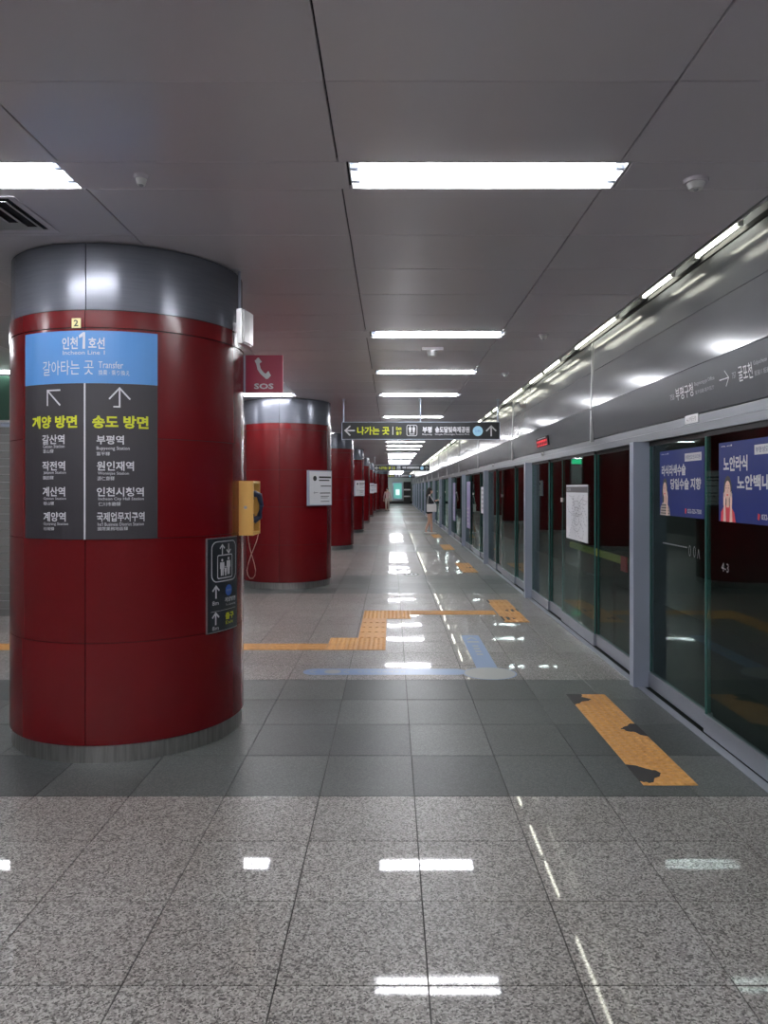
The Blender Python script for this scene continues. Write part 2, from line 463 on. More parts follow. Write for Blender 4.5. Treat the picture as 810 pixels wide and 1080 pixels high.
for y0, y1, lamp in crow:
    if not lamp: continue
    for r, (x0, x1) in enumerate(lamp_x):
        if r == 0 and y0 > 45: continue
        o = proto if first else copy_tree(proto); first = False
        o.location = ((x0+x1)/2, (y0+y1)/2, CEIL)
        if y1 < 2: 
            o['label'] = 'twin-tube ceiling light overhead behind the viewpoint, out of the picture'; o['group'] = 'ceiling lights behind the viewpoint'
            continue
        n = seen[r]; seen[r] += 1
        if r == 2:
            o['label'] = ('large twin-tube ceiling light, nearest in the row above the open walkway' if n == 0 else
                          '%s twin-tube ceiling light along the row above the open walkway' % ORD[min(n, 29)])
            o['group'] = 'ceiling lights above the walkway'
        elif r == 1:
            o['label'] = ('twin-tube ceiling light cut by the left edge, above the nearest red column' if n == 0 else
                          'twin-tube ceiling light showing under the red telephone sign' if abs(y0-11.49) < .3 else
                          '%s twin-tube ceiling light of the row over the red columns' % ORD[min(n, 29)])
            o['group'] = 'ceiling lights over the columns'
        else:
            o['label'] = '%s twin-tube ceiling light of the far left row beyond the columns' % ORD[min(n, 29)]
            o['group'] = 'ceiling lights of the far left row'

# tubes in the channel over the doors
coves = [(1.6, 2.3), (2.9, 3.6), (4.17, 4.78), (5.17, 5.78), (6.46, 7.9), (8.62, 9.5), (9.62, 10.5), (11.1, 12.9), (13.6, 14.3), (14.6, 15.4), (16.2, 17.8)]
y = 18.6
while y < FAR-4: l = random.choice((.8, 1.4, 1.0)) if y < 34 else 3.4; coves.append((y, y+l)); y += l+random.choice((.2, .7, .9))
for k, (y0, y1) in enumerate(coves):
    t = thing('channel_light', '%s strip light in the ceiling channel above the platform doors' % (ORD[k-1] if 0 < k < 31 else 'out of frame'), 'strip light', (1.945, (y0+y1)/2, 3.098), 0, 'strip lights in the door channel')
    if k == 0 or k >= 31: t['label'] = 'strip light in the ceiling channel ' + ('behind the viewpoint' if k == 0 else 'at the far end of the platform')
    h = (y1-y0)/2
    MB().cyl((0, 0, 0), .013, .013, -h+.02, h-.02, 10, 'y').build('tube', 'cove', t, smooth=True)
    MB().box(-.02, .02, -h, h, .02, .055).box(-.014, .014, -h, -h+.02, -.015, .02).box(-.014, .014, h-.02, h, -.015, .02).build('batten', 'white', t)

# ------------------------------------------------------------------ wall above the doors
wall = struct('wall_right')
step = [2.62+5*k for k in range(-1, 16)]
B0, B1 = EYE+.377, EYE+.498           # band
for a, b in zip(step, step[1:]):
    a2, b2 = max(a, .5)+.003, min(b, FAR)-.003
    if b2 <= a2: continue
    MB().extr([(2.055, B0), (2.11, B0), (2.11, B1-.004), (2.055, B1-.004)], a2-.003, b2+.003).build('header_band', 'band', wall)
    MB().extr([(2.051, B0+.058), (2.056, B0+.058), (2.056, B0+.062), (2.051, B0+.062)], a2-.003, b2+.003).build('band_groove', 'rail', wall)
    zt = EYE+.818
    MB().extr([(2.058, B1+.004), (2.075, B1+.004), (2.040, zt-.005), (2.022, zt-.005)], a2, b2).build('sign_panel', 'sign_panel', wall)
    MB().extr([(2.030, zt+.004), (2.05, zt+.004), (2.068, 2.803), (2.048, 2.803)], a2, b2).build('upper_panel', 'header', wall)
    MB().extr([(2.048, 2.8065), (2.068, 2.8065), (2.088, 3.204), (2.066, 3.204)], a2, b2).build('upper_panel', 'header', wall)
    if b < FAR: MB().extr([(2.018, B1-.03), (2.05, B1-.03), (2.08, 3.19), (2.04, 3.19)], b-.012, b+.012).build('conduit_strip', 'alu', wall)
MB().box(2.09, 2.3, BACK, FAR, B1, 3.24).build('header_core', 'slab', wall)
MB().box(2.02, 2.3, BACK, .5, 0, 3.2).build('plain_panel', 'wall', wall)

# platform screen doors, one bay between two posts
def lock(mb, x, y, z): mb.box(x-.015, x, y-.02, y+.02, z-.025, z+.025)
post_y = [1.1, 6.1]
while post_y[-1] < FAR-5: post_y.append(post_y[-1]+4.95)
for b, (y0, y1) in enumerate(zip(post_y, post_y[1:])):
    d = struct('door_%d' % (b+1), (DOOR, y0, 0)); W = y1-y0
    if b == 0: cuts = [.12, 2.5, 3.86, W]
    else: cuts = [.10, 1.55, 3.02, 3.78, W]
    for k, (c0, c1) in enumerate(zip(cuts, cuts[1:])):
        off = .028 if (k % 2 == 0) else 0.0           # neighbouring leaves run in two tracks
        g = .012
        MB().box(off, off+.010, c0+g, c1-g, .12, B0-.03).build('pane', 'glass', d)
        MB().box(off-.012, off+.026, c0+.004, c1-.004, .012, .128).build('bottom_rail', 'rail', d)
        MB().box(off-.006, off+.018, c0+.004, c1-.004, B0-.035, B0).build('top_rail', 'black', d)
        for e0, e1 in ((c0+.002, c0+g+.004), (c1-g-.004, c1-.002)): MB().box(off-.001, off+.012, e0, e1, .13, B0-.03).build('glass_edge', 'glass_edge', d)
    MB().box(-.105, -.005, -.0, .10, 0, B0).box(-.005, .06, 0, .08, 0, B0).build('post', 'post', d)
    lk = MB(); lock(lk, .024, .125, EYE-.13); lk.build('lock', 'white', d)
    if b: lk = MB(); lock(lk, -.001, 3.0, EYE-.14); lk.build('lock', 'white', d)
    MB().box(.012, .026, .112, .126, .92, 1.12).build('handle', 'alu', d)

# the dark trackway behind the glass
track = struct('wall_track')
MB().box(2.6, 6.6, BACK, FAR, -1.4, -1.2).build('track_bed', 'tunnel', track)
MB().box(2.2, 2.6, BACK, FAR, -1.4, -.25).build('platform_edge', 'tunnel', track)
MB().box(6.6, 6.8, BACK, FAR, -1.4, 3.4).build('tunnel_lining', 'tunnel', track)
MB().box(2.3, 6.8, BACK, FAR, 3.4, 3.5).build('tunnel_roof', 'tunnel', track)
MB().box(2.3, 6.8, FAR, FAR+.1, -1.4, 3.5).build('tunnel_end', 'tunnel', track)
MB().box(2.3, 6.8, BACK-.1, BACK, -1.4, 3.5).build('tunnel_end', 'tunnel', track)
t = thing('track_rail', 'dull yellow rail with a small red plate behind the door glass', 'rail', (3.0, 9.6, -1.2))
MB().box(-.03, .03, 0, 2.9, 1.84, 1.93).build('bar', 'rail_yellow', t)
for yy in (.5, 2.4): MB().box(-.02, .02, yy-.02, yy+.02, 0, 1.84).build('support', 'tunnel', t)
MB().box(-.05, -.03, -.18, .05, 1.76, 1.95).build('plate', 'print_red', t)

# ------------------------------------------------------------------ closing walls
wl = struct('wall_left')
for k in range(29):
    y0 = BACK+3*k
    if y0 >= FAR: break
    MB().box(LEFT-.1, LEFT, y0+.005, min(y0+3, FAR)-.005, 0, 3.24).build('wall_panel', 'wall', wl)
MB().box(LEFT-.15, LEFT-.1, BACK, FAR, 0, 3.24).build('wall_core', 'slab', wl)
MB().box(LEFT-.1, 2.3, BACK-.1, BACK, 0, 3.24).build('wall_back', 'wall')['kind'] = 'structure'
we = struct('wall_front')
MB().box(LEFT, 2.3, FAR, FAR+.1, 0, 3.24).build('wall_face', 'wall_end', we)
MB().box(LEFT, 2.3, FAR-.01, FAR, 0, .25).build('skirting', 'slab', we)

sh = thing('roller_shutter', 'grey slatted roller shutter just left of the nearest red column', 'shutter', (-4.8, 9.5, 0))
for k in range(24): MB().extr([(0, 0)]*0 or [(-.8, .10*k), (.8, .10*k), (.8, .10*k+.092), (-.8, .10*k+.092)], -.012-.006*(k % 2), .012).build('slat', 'shutter', sh)
for q in (-.84, .8): MB().box(q, q+.04, -.05, .05, 0, 2.6).build('guide', 'post', sh)
MB().box(-.84, .84, -.05, .12, 2.4, 2.45).build('shutter_hood', 'post', sh)
tag(MB().box(-.25, .25, -.03, .03, 0, .55).build('green_sign', 'green', loc=(-4.85, 9.35, 2.47)), 'dark green sign above the roller shutter at the left edge', 'sign')

# ------------------------------------------------------------------ red columns
CX, CY, CR = -1.783, 5.15, .752
levels = [.105, .708, 1.320, 1.917, 2.562]
SEAM = -1.2
def make_column():
    t = thing('column', '', 'column', (CX, CY, 0))
    MB().shell(.01, .728, 0, 360, 0, 3.06, 48, False).build('core', 'black', t)
    MB().shell(.728, .742, SEAM, SEAM+360, 0, .10, 64, False).build('skirt', 'skirt', t, smooth=True)
    for z0, z1 in zip(levels, levels[1:]):
        me = MB().shell(.73, CR, .16, 89.84, z0+.0018, z1-.0018, 24)
        o = me.build('cladding_panel', 'red', t, smooth=True); o.rotation_euler.z = radians(SEAM)
        for q in (1, 2, 3): inst('cladding_panel', o.data, t, (0, 0, 0), (0, 0, radians(SEAM+90*q)))
    o = MB().shell(.73, CR+.002, .12, 89.88, 2.566, 2.665, 24).build('top_ring', 'red', t, smooth=True); o.rotation_euler.z = radians(SEAM)
    for q in (1, 2, 3): inst('top_ring', o.data, t, (0, 0, 0), (0, 0, radians(SEAM+90*q)))
    o = MB().shell(.73, CR-.008, .2, 89.8, 2.672, 3.064, 24).build('capital_panel', 'capital', t, smooth=True); o.rotation_euler.z = radians(SEAM)
    for q in (1, 2, 3): inst('capital_panel', o.data, t, (0, 0, 0), (0, 0, radians(SEAM+90*q)))
    return t
c0 = make_column()
clab = ['large nearest dark red column carrying the blue transfer sign',
        'second dark red column, with a white notice board near its right edge',
        'third dark red column, plain, behind the one with the notice board',
        'fourth dark red column, slim in view, with a small white notice board',
        'fifth dark red column along the row', 'sixth dark red column along the row',
        'seventh dark red column along the row', 'eighth dark red column, far down the row']
for k in range(8):
    o = c0 if k == 0 else copy_tree(c0)
    o.location = (CX, CY+7.6*k, 0)
    o['label'] = clab[k]; o['group'] = 'row of red columns'
for x, yy, lb in ((-.42, 55.5, 'distant dark red column nearest the walkway, behind the far person'), (-1.0, 54.0, 'distant dark red column left of the far person')):
    o = copy_tree(c0); o.location = (x-.3, yy, 0); o.scale = (.62, .62, 1); o['label'] = lb; o['group'] = 'distant red columns'

# transfer sign wrapped round the first column
R2 = CR+.004
T = cyl_T(R2); D = lambda a: radians(a)*R2
sg = thing('transfer_sign', 'curved blue and charcoal line transfer sign on the nearest red column', 'sign', (CX, CY, 0))
MB().patch(T, D(-34.6), D(30), 2.237, 2.545, -.002, .002, 24).build('blue_panel', 'sign_blue', sg)
MB().patch(T, D(-34.6), D(-1.5), 1.320, 2.236, -.002, .002, 14).build('charcoal_panel', 'sign_dark', sg)
MB().patch(T, D(-1.0), D(30), 1.320, 2.236, -.002, .002, 14).build('charcoal_panel', 'sign_dark', sg)
MB().patch(T, D(-1.6), D(-.9), 1.320, 2.236, -.002, .003, 1).build('divider', 'print_white', sg)
TX = [('인천', -11.8, -4.3, 2.437, 2.508, .02), ('호선', 0.4, 7.5, 2.438, 2.505, .02), ('Incheon Line 1', -11.4, 7.5, 2.404, 2.429, 0),
      ('갈아타는 곳', -22.1, 2.7, 2.286, 2.372, 0), ('Transfer', 4.8, 15.3, 2.325, 2.365, 0), ('換乘 · 乘り換え', 4.8, 18.0, 2.284, 2.315, 0),
      ('갈산역', -22.6, -10.6, 1.880, 1.936, .02), ('Galsan Station', -22.1, -10.6, 1.858, 1.878, 0), ('葛山驛', -22.1, -16.2, 1.828, 1.850, 0),
      ('작전역', -22.5, -10.3, 1.724, 1.780, .02), ('Jakjeon Station', -21.8, -9.9, 1.701, 1.721, 0), ('鵲田驛', -22.1, -16.2, 1.672, 1.693, 0),
      ('계산역', -22.3, -10.3, 1.572, 1.628, .02), ('Gyesan Station', -21.8, -9.9, 1.549, 1.567, 0), ('桂山驛', -21.8, -16.0, 1.521, 1.541, 0),
      ('계양역', -21.8, -10.0, 1.424, 1.480, .02), ('Gyeyang Station', -21.8, -8.8, 1.398, 1.419, 0), ('桂陽驛', -21.8, -15.9, 1.371, 1.390, 0),
      ('부평역', 4.0, 15.6, 1.878, 1.931, .02), ('Bupyeong Station', 4.0, 18.0, 1.840, 1.866, 0), ('富平驛', 4.0, 9.7, 1.812, 1.834, 0),
      ('원인재역', 4.1, 19.8, 1.723, 1.779, .02), ('Woninjae Station', 4.5, 17.7, 1.695, 1.717, 0), ('源仁齋驛', 4.3, 11.6, 1.666, 1.690, 0),
      ('인천시청역', 4.1, 24.0, 1.572, 1.626, .02), ('Incheon City Hall Station', 4.8, 24.0, 1.545, 1.567, 0), ('仁川市廳驛', 4.8, 14.2, 1.516, 1.539, 0),
      ('국제업무지구역', 4.1, 24.3, 1.424, 1.480, .02), ("Int'l Business District Station", 4.5, 24.0, 1.399, 1.419, 0), ('國際業務地區驛', 4.5, 17.3, 1.372, 1.393, 0)]
bp_ = [c for c in sg.children if c.name.startswith('blue_panel')][0]
for s, a0, a1, h0, h1, bo in TX: MB().text(T, s, D(a0), D(a1), h0, h1, .0042, bo).build('lettering_line', 'print_white', bp_ if h0 > 2.24 else sg)
MB().poly(T, [(D(-2.2), 2.438), (D(-1.0), 2.438), (D(-1.0), 2.535), (D(-1.9), 2.535)], .0042).poly(T, [(D(-1.9), 2.535), (D(-3.8), 2.517), (D(-3.8), 2.500), (D(-2.2), 2.509)], .0042).build('line_numeral', 'print_white', sg)
MB().text(T, '계양 방면', D(-29), D(-4.6), 1.974, 2.048, .0042, .035).text(T, '송도 방면', D(2.1), D(26), 1.972, 2.048, .0042, .035).build('direction_lettering', 'print_yellow', sg)
MB().stroke(T, [(D(-19.5), 2.112), (D(-19.5), 2.198), (D(-13), 2.198)], .009, .0045).stroke(T, [(D(-19.3), 2.196), (D(-13), 2.112)], .009, .0045).build('left_arrow', 'print_white', sg)
MB().stroke(T, [(D(9.6), 2.148), (D(13.8), 2.210), (D(18), 2.148)], .009, .0046).stroke(T, [(D(13.8), 2.206), (D(13.8), 2.10), (D(11.5), 2.10)], .009, .0045).build('ahead_arrow', 'print_white', sg)
t2 = thing('number_plate', 'tiny cream plate with a black 2 above the transfer sign', 'plate', (CX, CY, 0))
MB().patch(T, D(-7.1), D(-3.0), 2.561, 2.618, .0, .0050, 3).build('face', mat('cream plate', (.75, .66, .32), .5), t2)
MB().text(T, '2', D(-6.1), D(-4.0), 2.570, 2.608, .0062, .02).build('numeral', 'print_black', t2)

# lift sign, flat-bent on the right of the first column
ev = thing('lift_sign', 'black lift and exit direction sign low on the nearest red column', 'sign', (CX, CY, 0))
MB().patch(T, D(54.5), D(78.7), .701, 1.303, -.002, .010, 12).build('frame', 'alu', ev)
MB().patch(T, D(54.9), D(78.4), .707, 1.298, .008, .0115, 12).build('face', 'sign_night', ev)
mb = MB(); OO = .0145
def rrect(u0, u1, v0, v1, r, n=5):
    pts = []
    for cxx, cyy, a in ((u1-r, v1-r, 0), (u0+r, v1-r, 90), (u0+r, v0+r, 180), (u1-r, v0+r, 270)):
        for k in range(n+1): t_ = radians(a+90*k/n); pts.append((cxx+r*cos(t_), cyy+r*sin(t_)))
    return pts
def arrow_up(mb, T, u, v0, v1, wd, head, o):
    s = 1 if v1 > v0 else -1
    mb.stroke(T, [(u, v0), (u, v1-s*wd*.6)], wd, o).stroke(T, [(u-head, v1-s*head*1.0), (u, v1), (u+head, v1-s*head*1.0)], wd*.9, o)
pr = rrect(D(57.1), D(76.2), 1.023, 1.278, .045); mb.stroke(T, pr+[pr[0]], .006, OO)
arrow_up(mb, T, D(64.4), 1.200, 1.256, .010, .020, OO); arrow_up(mb, T, D(69.5), 1.256, 1.200, .010, .020, OO)
pr = rrect(D(61.0), D(72.6), 1.043, 1.190, .012); mb.stroke(T, pr+[pr[0]], .006, OO)
def figure(mb, T, u, v, s, o):
    mb.disc(T, u, v+s*.92, s*.085, None, o, 12)
    mb.poly(T, [(u-s*.19, v+s*.80), (u+s*.19, v+s*.80), (u+s*.2, v+s*.42), (u+s*.14, v+s*.42), (u+s*.12, v), (u+s*.02, v), (u, v+s*.4),
                (u-s*.02, v), (u-s*.12, v), (u-s*.14, v+s*.42), (u-s*.2, v+s*.42)], o)
figure(mb, T, D(64.3), 1.058, .108, OO); figure(mb, T, D(69.4), 1.062, .112, OO); figure(mb, T, D(66.9), 1.056, .062, OO)
arrow_up(mb, T, D(59.9), .924, .996, .012, .026, OO); arrow_up(mb, T, D(59.7), .756, .826, .012, .026, OO)
mb.text(T, '8m', D(57.5), D(61.7), .876, .903, OO).text(T, '8m', D(57.5), D(61.7), .717, .743, OO)
mb.text(T, '계양방면', D(66.3), D(76), .884, .914, OO, .02).text(T, 'To Gyeyang', D(67.0), D(75.9), .856, .872, OO)
mb.stroke(T, [(D(56.6), .836), (D(76), .836)], .002, OO)
mb.build('pictograms', 'print_white', ev)
MB().disc(T, D(69.6), .958, .036, .036, OO).build('line_badge', mat('line badge blue', (.04, .12, .42), .5), ev)
MB().text(T, '인천1', D(67.6), D(71.6), .950, .966, OO+.001).build('badge_lettering', 'print_grey', ev)
MB().text(T, '출구', D(66.8), D(74.2), .770, .815, OO, .03).text(T, 'Exit', D(67.0), D(73.6), .740, .761, OO).build('exit_lettering', 'print_yellow', ev)

# SOS flag sign beside the first column
so = thing('telephone_sign', 'crimson square sign with a white handset and SOS lettering', 'sign', (-1.045, 5.30, 2.30))
MB().box(.01, .275, 0, .018, 0, .262).build('panel', 'crimson', so)
MB().box(-.012, .012, -.004, .022, .0, .262).build('mounting_bracket', 'post', so)
Ts = plane_T((.01, 0, 0), (1, 0, 0), (0, 0, 1), (0, -1, 0))
mb = MB().text(Ts, 'SOS', .062, .200, .022, .062, .001, .03)
arc = []
for k in range(9):
    a = radians(185+68*k/8); arc.append((.205+.125*cos(a), .225+.13*sin(a)))
outer = [(.215+.150*cos(radians(178+82*k/8)), .235+.160*sin(radians(178+82*k/8))) for k in range(9)]
mb.poly(Ts, [(.065, .225), (.078, .198), (.086, .160), (.106, .130), (.130, .108), (.148, .092), (.160, .098), (.150, .125), (.128, .142), (.110, .166), (.102, .196), (.103, .232), (.09, .236)], .001)
mb.poly(Ts, [(.078, .236), (.094, .246), (.118, .214), (.102, .204)], .0013).poly(Ts, [(.136, .122), (.164, .150), (.182, .118), (.158, .092)], .0013)
mb.build('handset_symbol', 'print_white', so)

# small lamp box on the capital
lb = thing('lamp_box', 'small white box lamp fixed to the steel top of the nearest column', 'lamp', (CX, CY, 0))
Tb = cyl_T(CR)
MB().patch(Tb, radians(79)*CR-.02, radians(79)*CR+.02, 2.66, 2.72, -.012, .05, 1).build('bracket', 'alu', lb)
MB().patch(Tb, radians(79)*CR-.075, radians(79)*CR+.075, 2.575, 2.80, .045, .085, 2).build('back_box', 'alu', lb)
MB().patch(Tb, radians(79)*CR-.068, radians(79)*CR+.068, 2.583, 2.792, .085, .10, 2).build('lens', 'white', lb)
MB().tube([Tb(radians(79)*CR, 2.79, .03), Tb(radians(79)*CR, 2.95, .03), Tb(radians(79)*CR, 3.068, .03)], .009).build('conduit', 'post', lb)

# yellow emergency telephone
ph = thing('emergency_telephone', 'yellow wall telephone box on the right flank of the nearest red column', 'telephone', (-1.04, 5.21, 1.30))
MB().box(0, .102, -.135, -.117, 0, .37).box(0, .102, .117, .135, 0, .37).box(0, .102, -.117, .117, 0, .018).box(0, .102, -.117, .117, .352, .37).build('housing', 'phone_yellow', ph)
MB().box(0, .05, -.117, .117, .018, .352).build('recess', 'phone_inner', ph)
hs = MB().tube([(.075, .02, .285), (.115, .03, .27), (.130, .03, .20), (.115, .03, .12), (.075, .02, .095)], [.026, .022, .016, .022, .026], 10)
hs.build('handset', 'phone_blue', ph, smooth=True)
for q in (.08, .24): MB().box(.05, .075, -.02, .06, q, q+.06).build('cradle', 'black', ph)
MB().disc(plane_T((.05, -.1355, .19), (1, 0, 0), (0, 0, 1), (0, -1, 0)), 0, 0, .011, None, .001).build('emblem', 'print_grey', ph)
cord = []
for k in range(41):
    t_ = k/40; a = 2*pi*t_
    u = .075*sin(a)*1.0; 
    cord.append((.062+(.045 if t_ < .5 else -.045)*0+.052*sin(2*a)*(-1 if True else 1)*.0, 0, 0))
P0, P1 = (.100, .09, .012), (.045, -.03, .012)
loop = [P0, (.094, .06, -.04), (.078, .02, -.10), (.062, .0, -.145), (.046, -.01, -.20), (.036, -.01, -.25), (.040, .0, -.285), (.056, .0, -.307), (.074, .0, -.307), (.090, .0, -.285), (.094, .0, -.25),
        (.084, .0, -.20), (.068, .0, -.145), (.056, -.005, -.10), (.048, -.02, -.04), P1]
MB().tube(loop, .0026, 6).build('cord', 'cord', ph, smooth=True)

# notice boards on other columns
def notice(k, label):
    a = radians(50); yy = CY+7.6*k
    t = thing('notice_board', label, 'notice board', (CX+(CR+.0)*sin(a), yy-(CR+.0)*cos(a), 1.34), a, 'white notice boards on the columns')
    MB().box(-.26, .26, -.06, -.012, 0, .57).box(-.1, .1, -.012, .0, .1, .45).build('frame', 'post', t)
    MB().box(-.245, .245, -.064, -.060, .015, .555).build('sheet', 'paper', t)
    Tn = plane_T((-.26, -.064, 0), (1, 0, 0), (0, 0, 1), (0, -1, 0))
    MB().disc(Tn, .13, .44, .042, None, .001).rect(Tn, .22, .5, .445, .475).rect(Tn, .22, .46, .40, .42).rect(Tn, .26, .5, .31, .325).rect(Tn, .12, .2, .205, .212).stroke(Tn, [(.125, .225), (.105, .208), (.125, .19)], .006).rect(Tn, .24, .48, .195, .21)\
        .rect(Tn, .26, .45, .145, .155).rect(Tn, .26, .42, .12, .128).rect(Tn, .26, .46, .06, .07).build('print', 'print_black', t)
notice(1, 'white framed notice board on the second red column')
notice(3, 'white framed notice board on the fourth red column')
notice(5, 'white framed notice board on the sixth red column')
notice(6, 'white framed notice board on the seventh red column')

# ------------------------------------------------------------------ overhead signs
def overhead(yy, label, full=True):
    W_, H_ = 2.55, .27; z0 = EYE+.80
    t = thing('overhead_sign', label, 'sign', (-.80, yy, z0), 0, 'hanging direction signs')
    MB().box(0, W_, -.04, .04, 0, H_).build('panel', mat('dark grey sign box', (.030, .032, .035), .4, spec=.3), t)
    MB().box(-.012, 0, -.045, .045, -.008, H_+.008).box(W_, W_+.012, -.045, .045, -.008, H_+.008).box(0, W_, -.045, .045, H_, H_+.008).box(0, W_, -.045, .045, -.008, 0).build('frame', 'post', t)
    for x in (.02, 1.27, W_-.02):
        MB().cyl((x, 0, 0), .011, .011, H_+.008, CEIL-z0, 10).cyl((x, 0, 0), .03, .03, CEIL-z0-.02, CEIL-z0, 12).build('hanger', 'post', t)
    Tn = plane_T((0, -.04, 0), (1, 0, 0), (0, 0, 1), (0, -1, 0))
    k = W_/633; X = lambda p: (p-82)*k; Y = lambda q: (165-q)*k
    mb = MB().stroke(Tn, [(X(130), Y(131)), (X(94), Y(131))], .022).stroke(Tn, [(X(112), Y(114)), (X(94), Y(131)), (X(112), Y(149))], .022, .0025)
    mb.rect(Tn, X(284), X(287), Y(148), Y(115))
    pr = rrect(X(342), X(383), Y(152), Y(109), .03); mb.stroke(Tn, pr+[pr[0]], .008)
    figure(mb, Tn, X(355), Y(140), .11, .002); figure(mb, Tn, X(370), Y(140), .11, .002); mb.rect(Tn, X(352), X(373), Y(147), Y(144))
    mb.text(Tn, '부평', X(405), X(443), Y(140), Y(115), .002, .035).text(Tn, '송도달빛축제공원', X(456), X(595), Y(140), Y(115), .002, .035)
    if full: mb.text(Tn, 'Bupyeong', X(405), X(443), Y(151), Y(143)).text(Tn, 'Songdo Moonlight Festival Park', X(456), X(595), Y(151), Y(143))
    arrow_up(mb, Tn, X(682), Y(151), Y(113), .024, X(700)-X(682), .002)
    mb.build('white_lettering', 'print_white', t)
    yl = MB().text(Tn, '나가는 곳', X(142), X(272), Y(148), Y(115), .002, .03)
    yl.text(Tn, 'Exit', X(299), X(321), Y(129), Y(116), .002, .02).text(Tn, '출구', X(299), X(321), Y(149), Y(134), .002, .02)
    yl.build('yellow_lettering', 'print_yellow', t)
    MB().disc(Tn, X(628), Y(133), .082).build('line_badge', mat('pale blue badge', (.35, .62, .80), .5), t)
    MB().text(Tn, '인천1', X(617), X(639), Y(138), Y(128), .003).build('badge_lettering', 'sign_blue', t)
    return t
overhead(12.2, 'nearest hanging sign with yellow exit lettering and white arrows')
overhead(34.6, 'second, distant hanging sign over the walkway', False)
overhead(57.0, 'third, farthest hanging sign over the walkway', False)

ex = thing('exit_sign', 'small lit green exit sign hanging behind the third red column', 'sign', (-2.2, 25.0, 2.42))
MB().box(0, .36, -.03, .03, 0, .18).build('box', 'post', ex)
MB().box(.01, .35, -.036, -.03, .01, .17).build('lit_face', 'exit', ex)
MB().box(.175, .185, -.005, .005, .18, CEIL-2.42).build('hanger', 'post', ex)

# ------------------------------------------------------------------ ceiling fittings
def detector(x, yy, label, s=1.0):
    t = thing('smoke_detector', label, 'detector', (x, yy, CEIL), 0, 'ceiling detectors')
    MB().cyl((0, 0, 0), .055*s, .058*s, -.018, 0, 20).build('base', 'ceiling', t, smooth=True)
    MB().cyl((0, 0, 0), .030*s, .042*s, -.045, -.018, 20).build('sensor_head', 'white', t, smooth=True)
    MB().cyl((0, 0, 0), .008, .012, -.052, -.045, 10).build('indicator', 'print_grey', t)
detector(1.43, 3.52, 'round smoke detector on the ceiling right of the nearest light')
detector(-1.16, 3.47, 'round flat smoke detector on the ceiling above the nearest column', .6)
detector(1.43, 7.05, 'round smoke detector on the ceiling right of the second light', .8)
detector(1.43, 9.4, 'round smoke detector on the ceiling right of the third light', .7)
t = thing('ceiling_speaker', 'boxy grey fitting under the ceiling behind the second walkway light', 'fitting', (.42, 7.75, CEIL))
MB().box(-.11, .11, -.06, .06, -.03, 0).build('base', 'ceiling', t)
MB().cyl((0, 0, 0), .045, .055, -.085, -.03, 16).build('dome', 'alu', t, smooth=True)
t = thing('air_vent', 'square ceiling air diffuser at the left edge beside the light', 'air vent', (-2.17, 3.97, CEIL))
for k, s in enumerate((.30, .235, .17, .105)):
    mb = MB(); z = -.004-.004*k; q = s-.045
    i = 0
    mb.v = [(-s, -s*.87, z), (s, -s*.87, z), (s, s*.87, z), (-s, s*.87, z), (-q, -q*.87, z+.018), (q, -q*.87, z+.018), (q, q*.87, z+.018), (-q, q*.87, z+.018)]
    mb.f = [(j, (j+1) % 4, 4+(j+1) % 4, 4+j) for j in range(4)]
    o = mb.build('louvre' if k else 'frame', 'ceiling' if k == 0 else 'alu', t)
    so_ = o.modifiers.new('s', 'SOLIDIFY'); so_.thickness = .003
MB().box(-.25, .25, -.22, .22, -.001, .0).build('throat', 'black', t)

# ------------------------------------------------------------------ wall graphics (read from far to near, on the tilted sign panel)
pa, pb = Vector((2.0575, 0, B1+.004)), Vector((2.0215, 0, EYE+.813))
vd = (pb-pa).normalized(); nd = Vector((-vd.z, 0, vd.x))
Tw = plane_T((pa.x, 8.0, pa.z), (0, -1, 0), vd, nd)
U = lambda z: 8.0-z; V = lambda h: (h-pa.z)/vd.z
t = thing('line_direction_lettering', 'pale station lettering and arrow on the steel panel over the doors', 'lettering', (0, 0, 0))
mb = MB().text(Tw, '부평구청', U(5.37), U(5.06), V(2.245), V(2.335), .0015, .01)
mb.text(Tw, '굴포천', U(4.40), U(4.23), V(2.245), V(2.335), .0015, .01)
arrow_pts = [(U(4.65), V(2.29)), (U(4.53), V(2.29))]
mb.stroke(Tw, arrow_pts, .007, .0015).stroke(Tw, [(U(4.57), V(2.335)), (U(4.525), V(2.29)), (U(4.57), V(2.245))], .007, .0016)
mb.build('station_names', 'print_bright', t)
MB().text(Tw, 'Bupyeong-gu Office', U(5.03), U(4.72), V(2.30), V(2.332), .0015).text(Tw, '富平區廳 富平区厅', U(5.03), U(4.74), V(2.25), V(2.275), .0015)\
    .text(Tw, '758', U(5.48), U(5.40), V(2.26), V(2.30), .0015).text(Tw, '757', U(4.48), U(4.43), V(2.275), V(2.31), .0015)\
    .text(Tw, 'Gulpocheon', U(4.21), U(4.06), V(2.305), V(2.335), .0015).text(Tw, '掘浦川 掘浦川', U(4.21), U(4.02), V(2.25), V(2.28), .0015).build('small_print', 'print_white', t)
t = thing('door_number_plate', 'small steel plate on the band above the poster doors', 'plate', (2.053, 5.12, B0+.068))
MB().box(-.004, 0, -.11, .11, 0, .058).build('plate', 'alu', t)
MB().text(plane_T((-.004, .1, 0), (0, -1, 0), (0, 0, 1), (-1, 0, 0)), '4-3 부평구청', .02, .18, .012, .046, .001).build('lettering', 'print_black', t)
t = thing('led_display', 'small red lit message display on the steel panel above the doors', 'display', (0, 0, 0))
MB().patch(Tw, U(10.5), U(9.72), V(2.185), V(2.31), 0, .012).build('housing', 'black', t)
mb = MB(); x = U(10.46); random.seed(5)
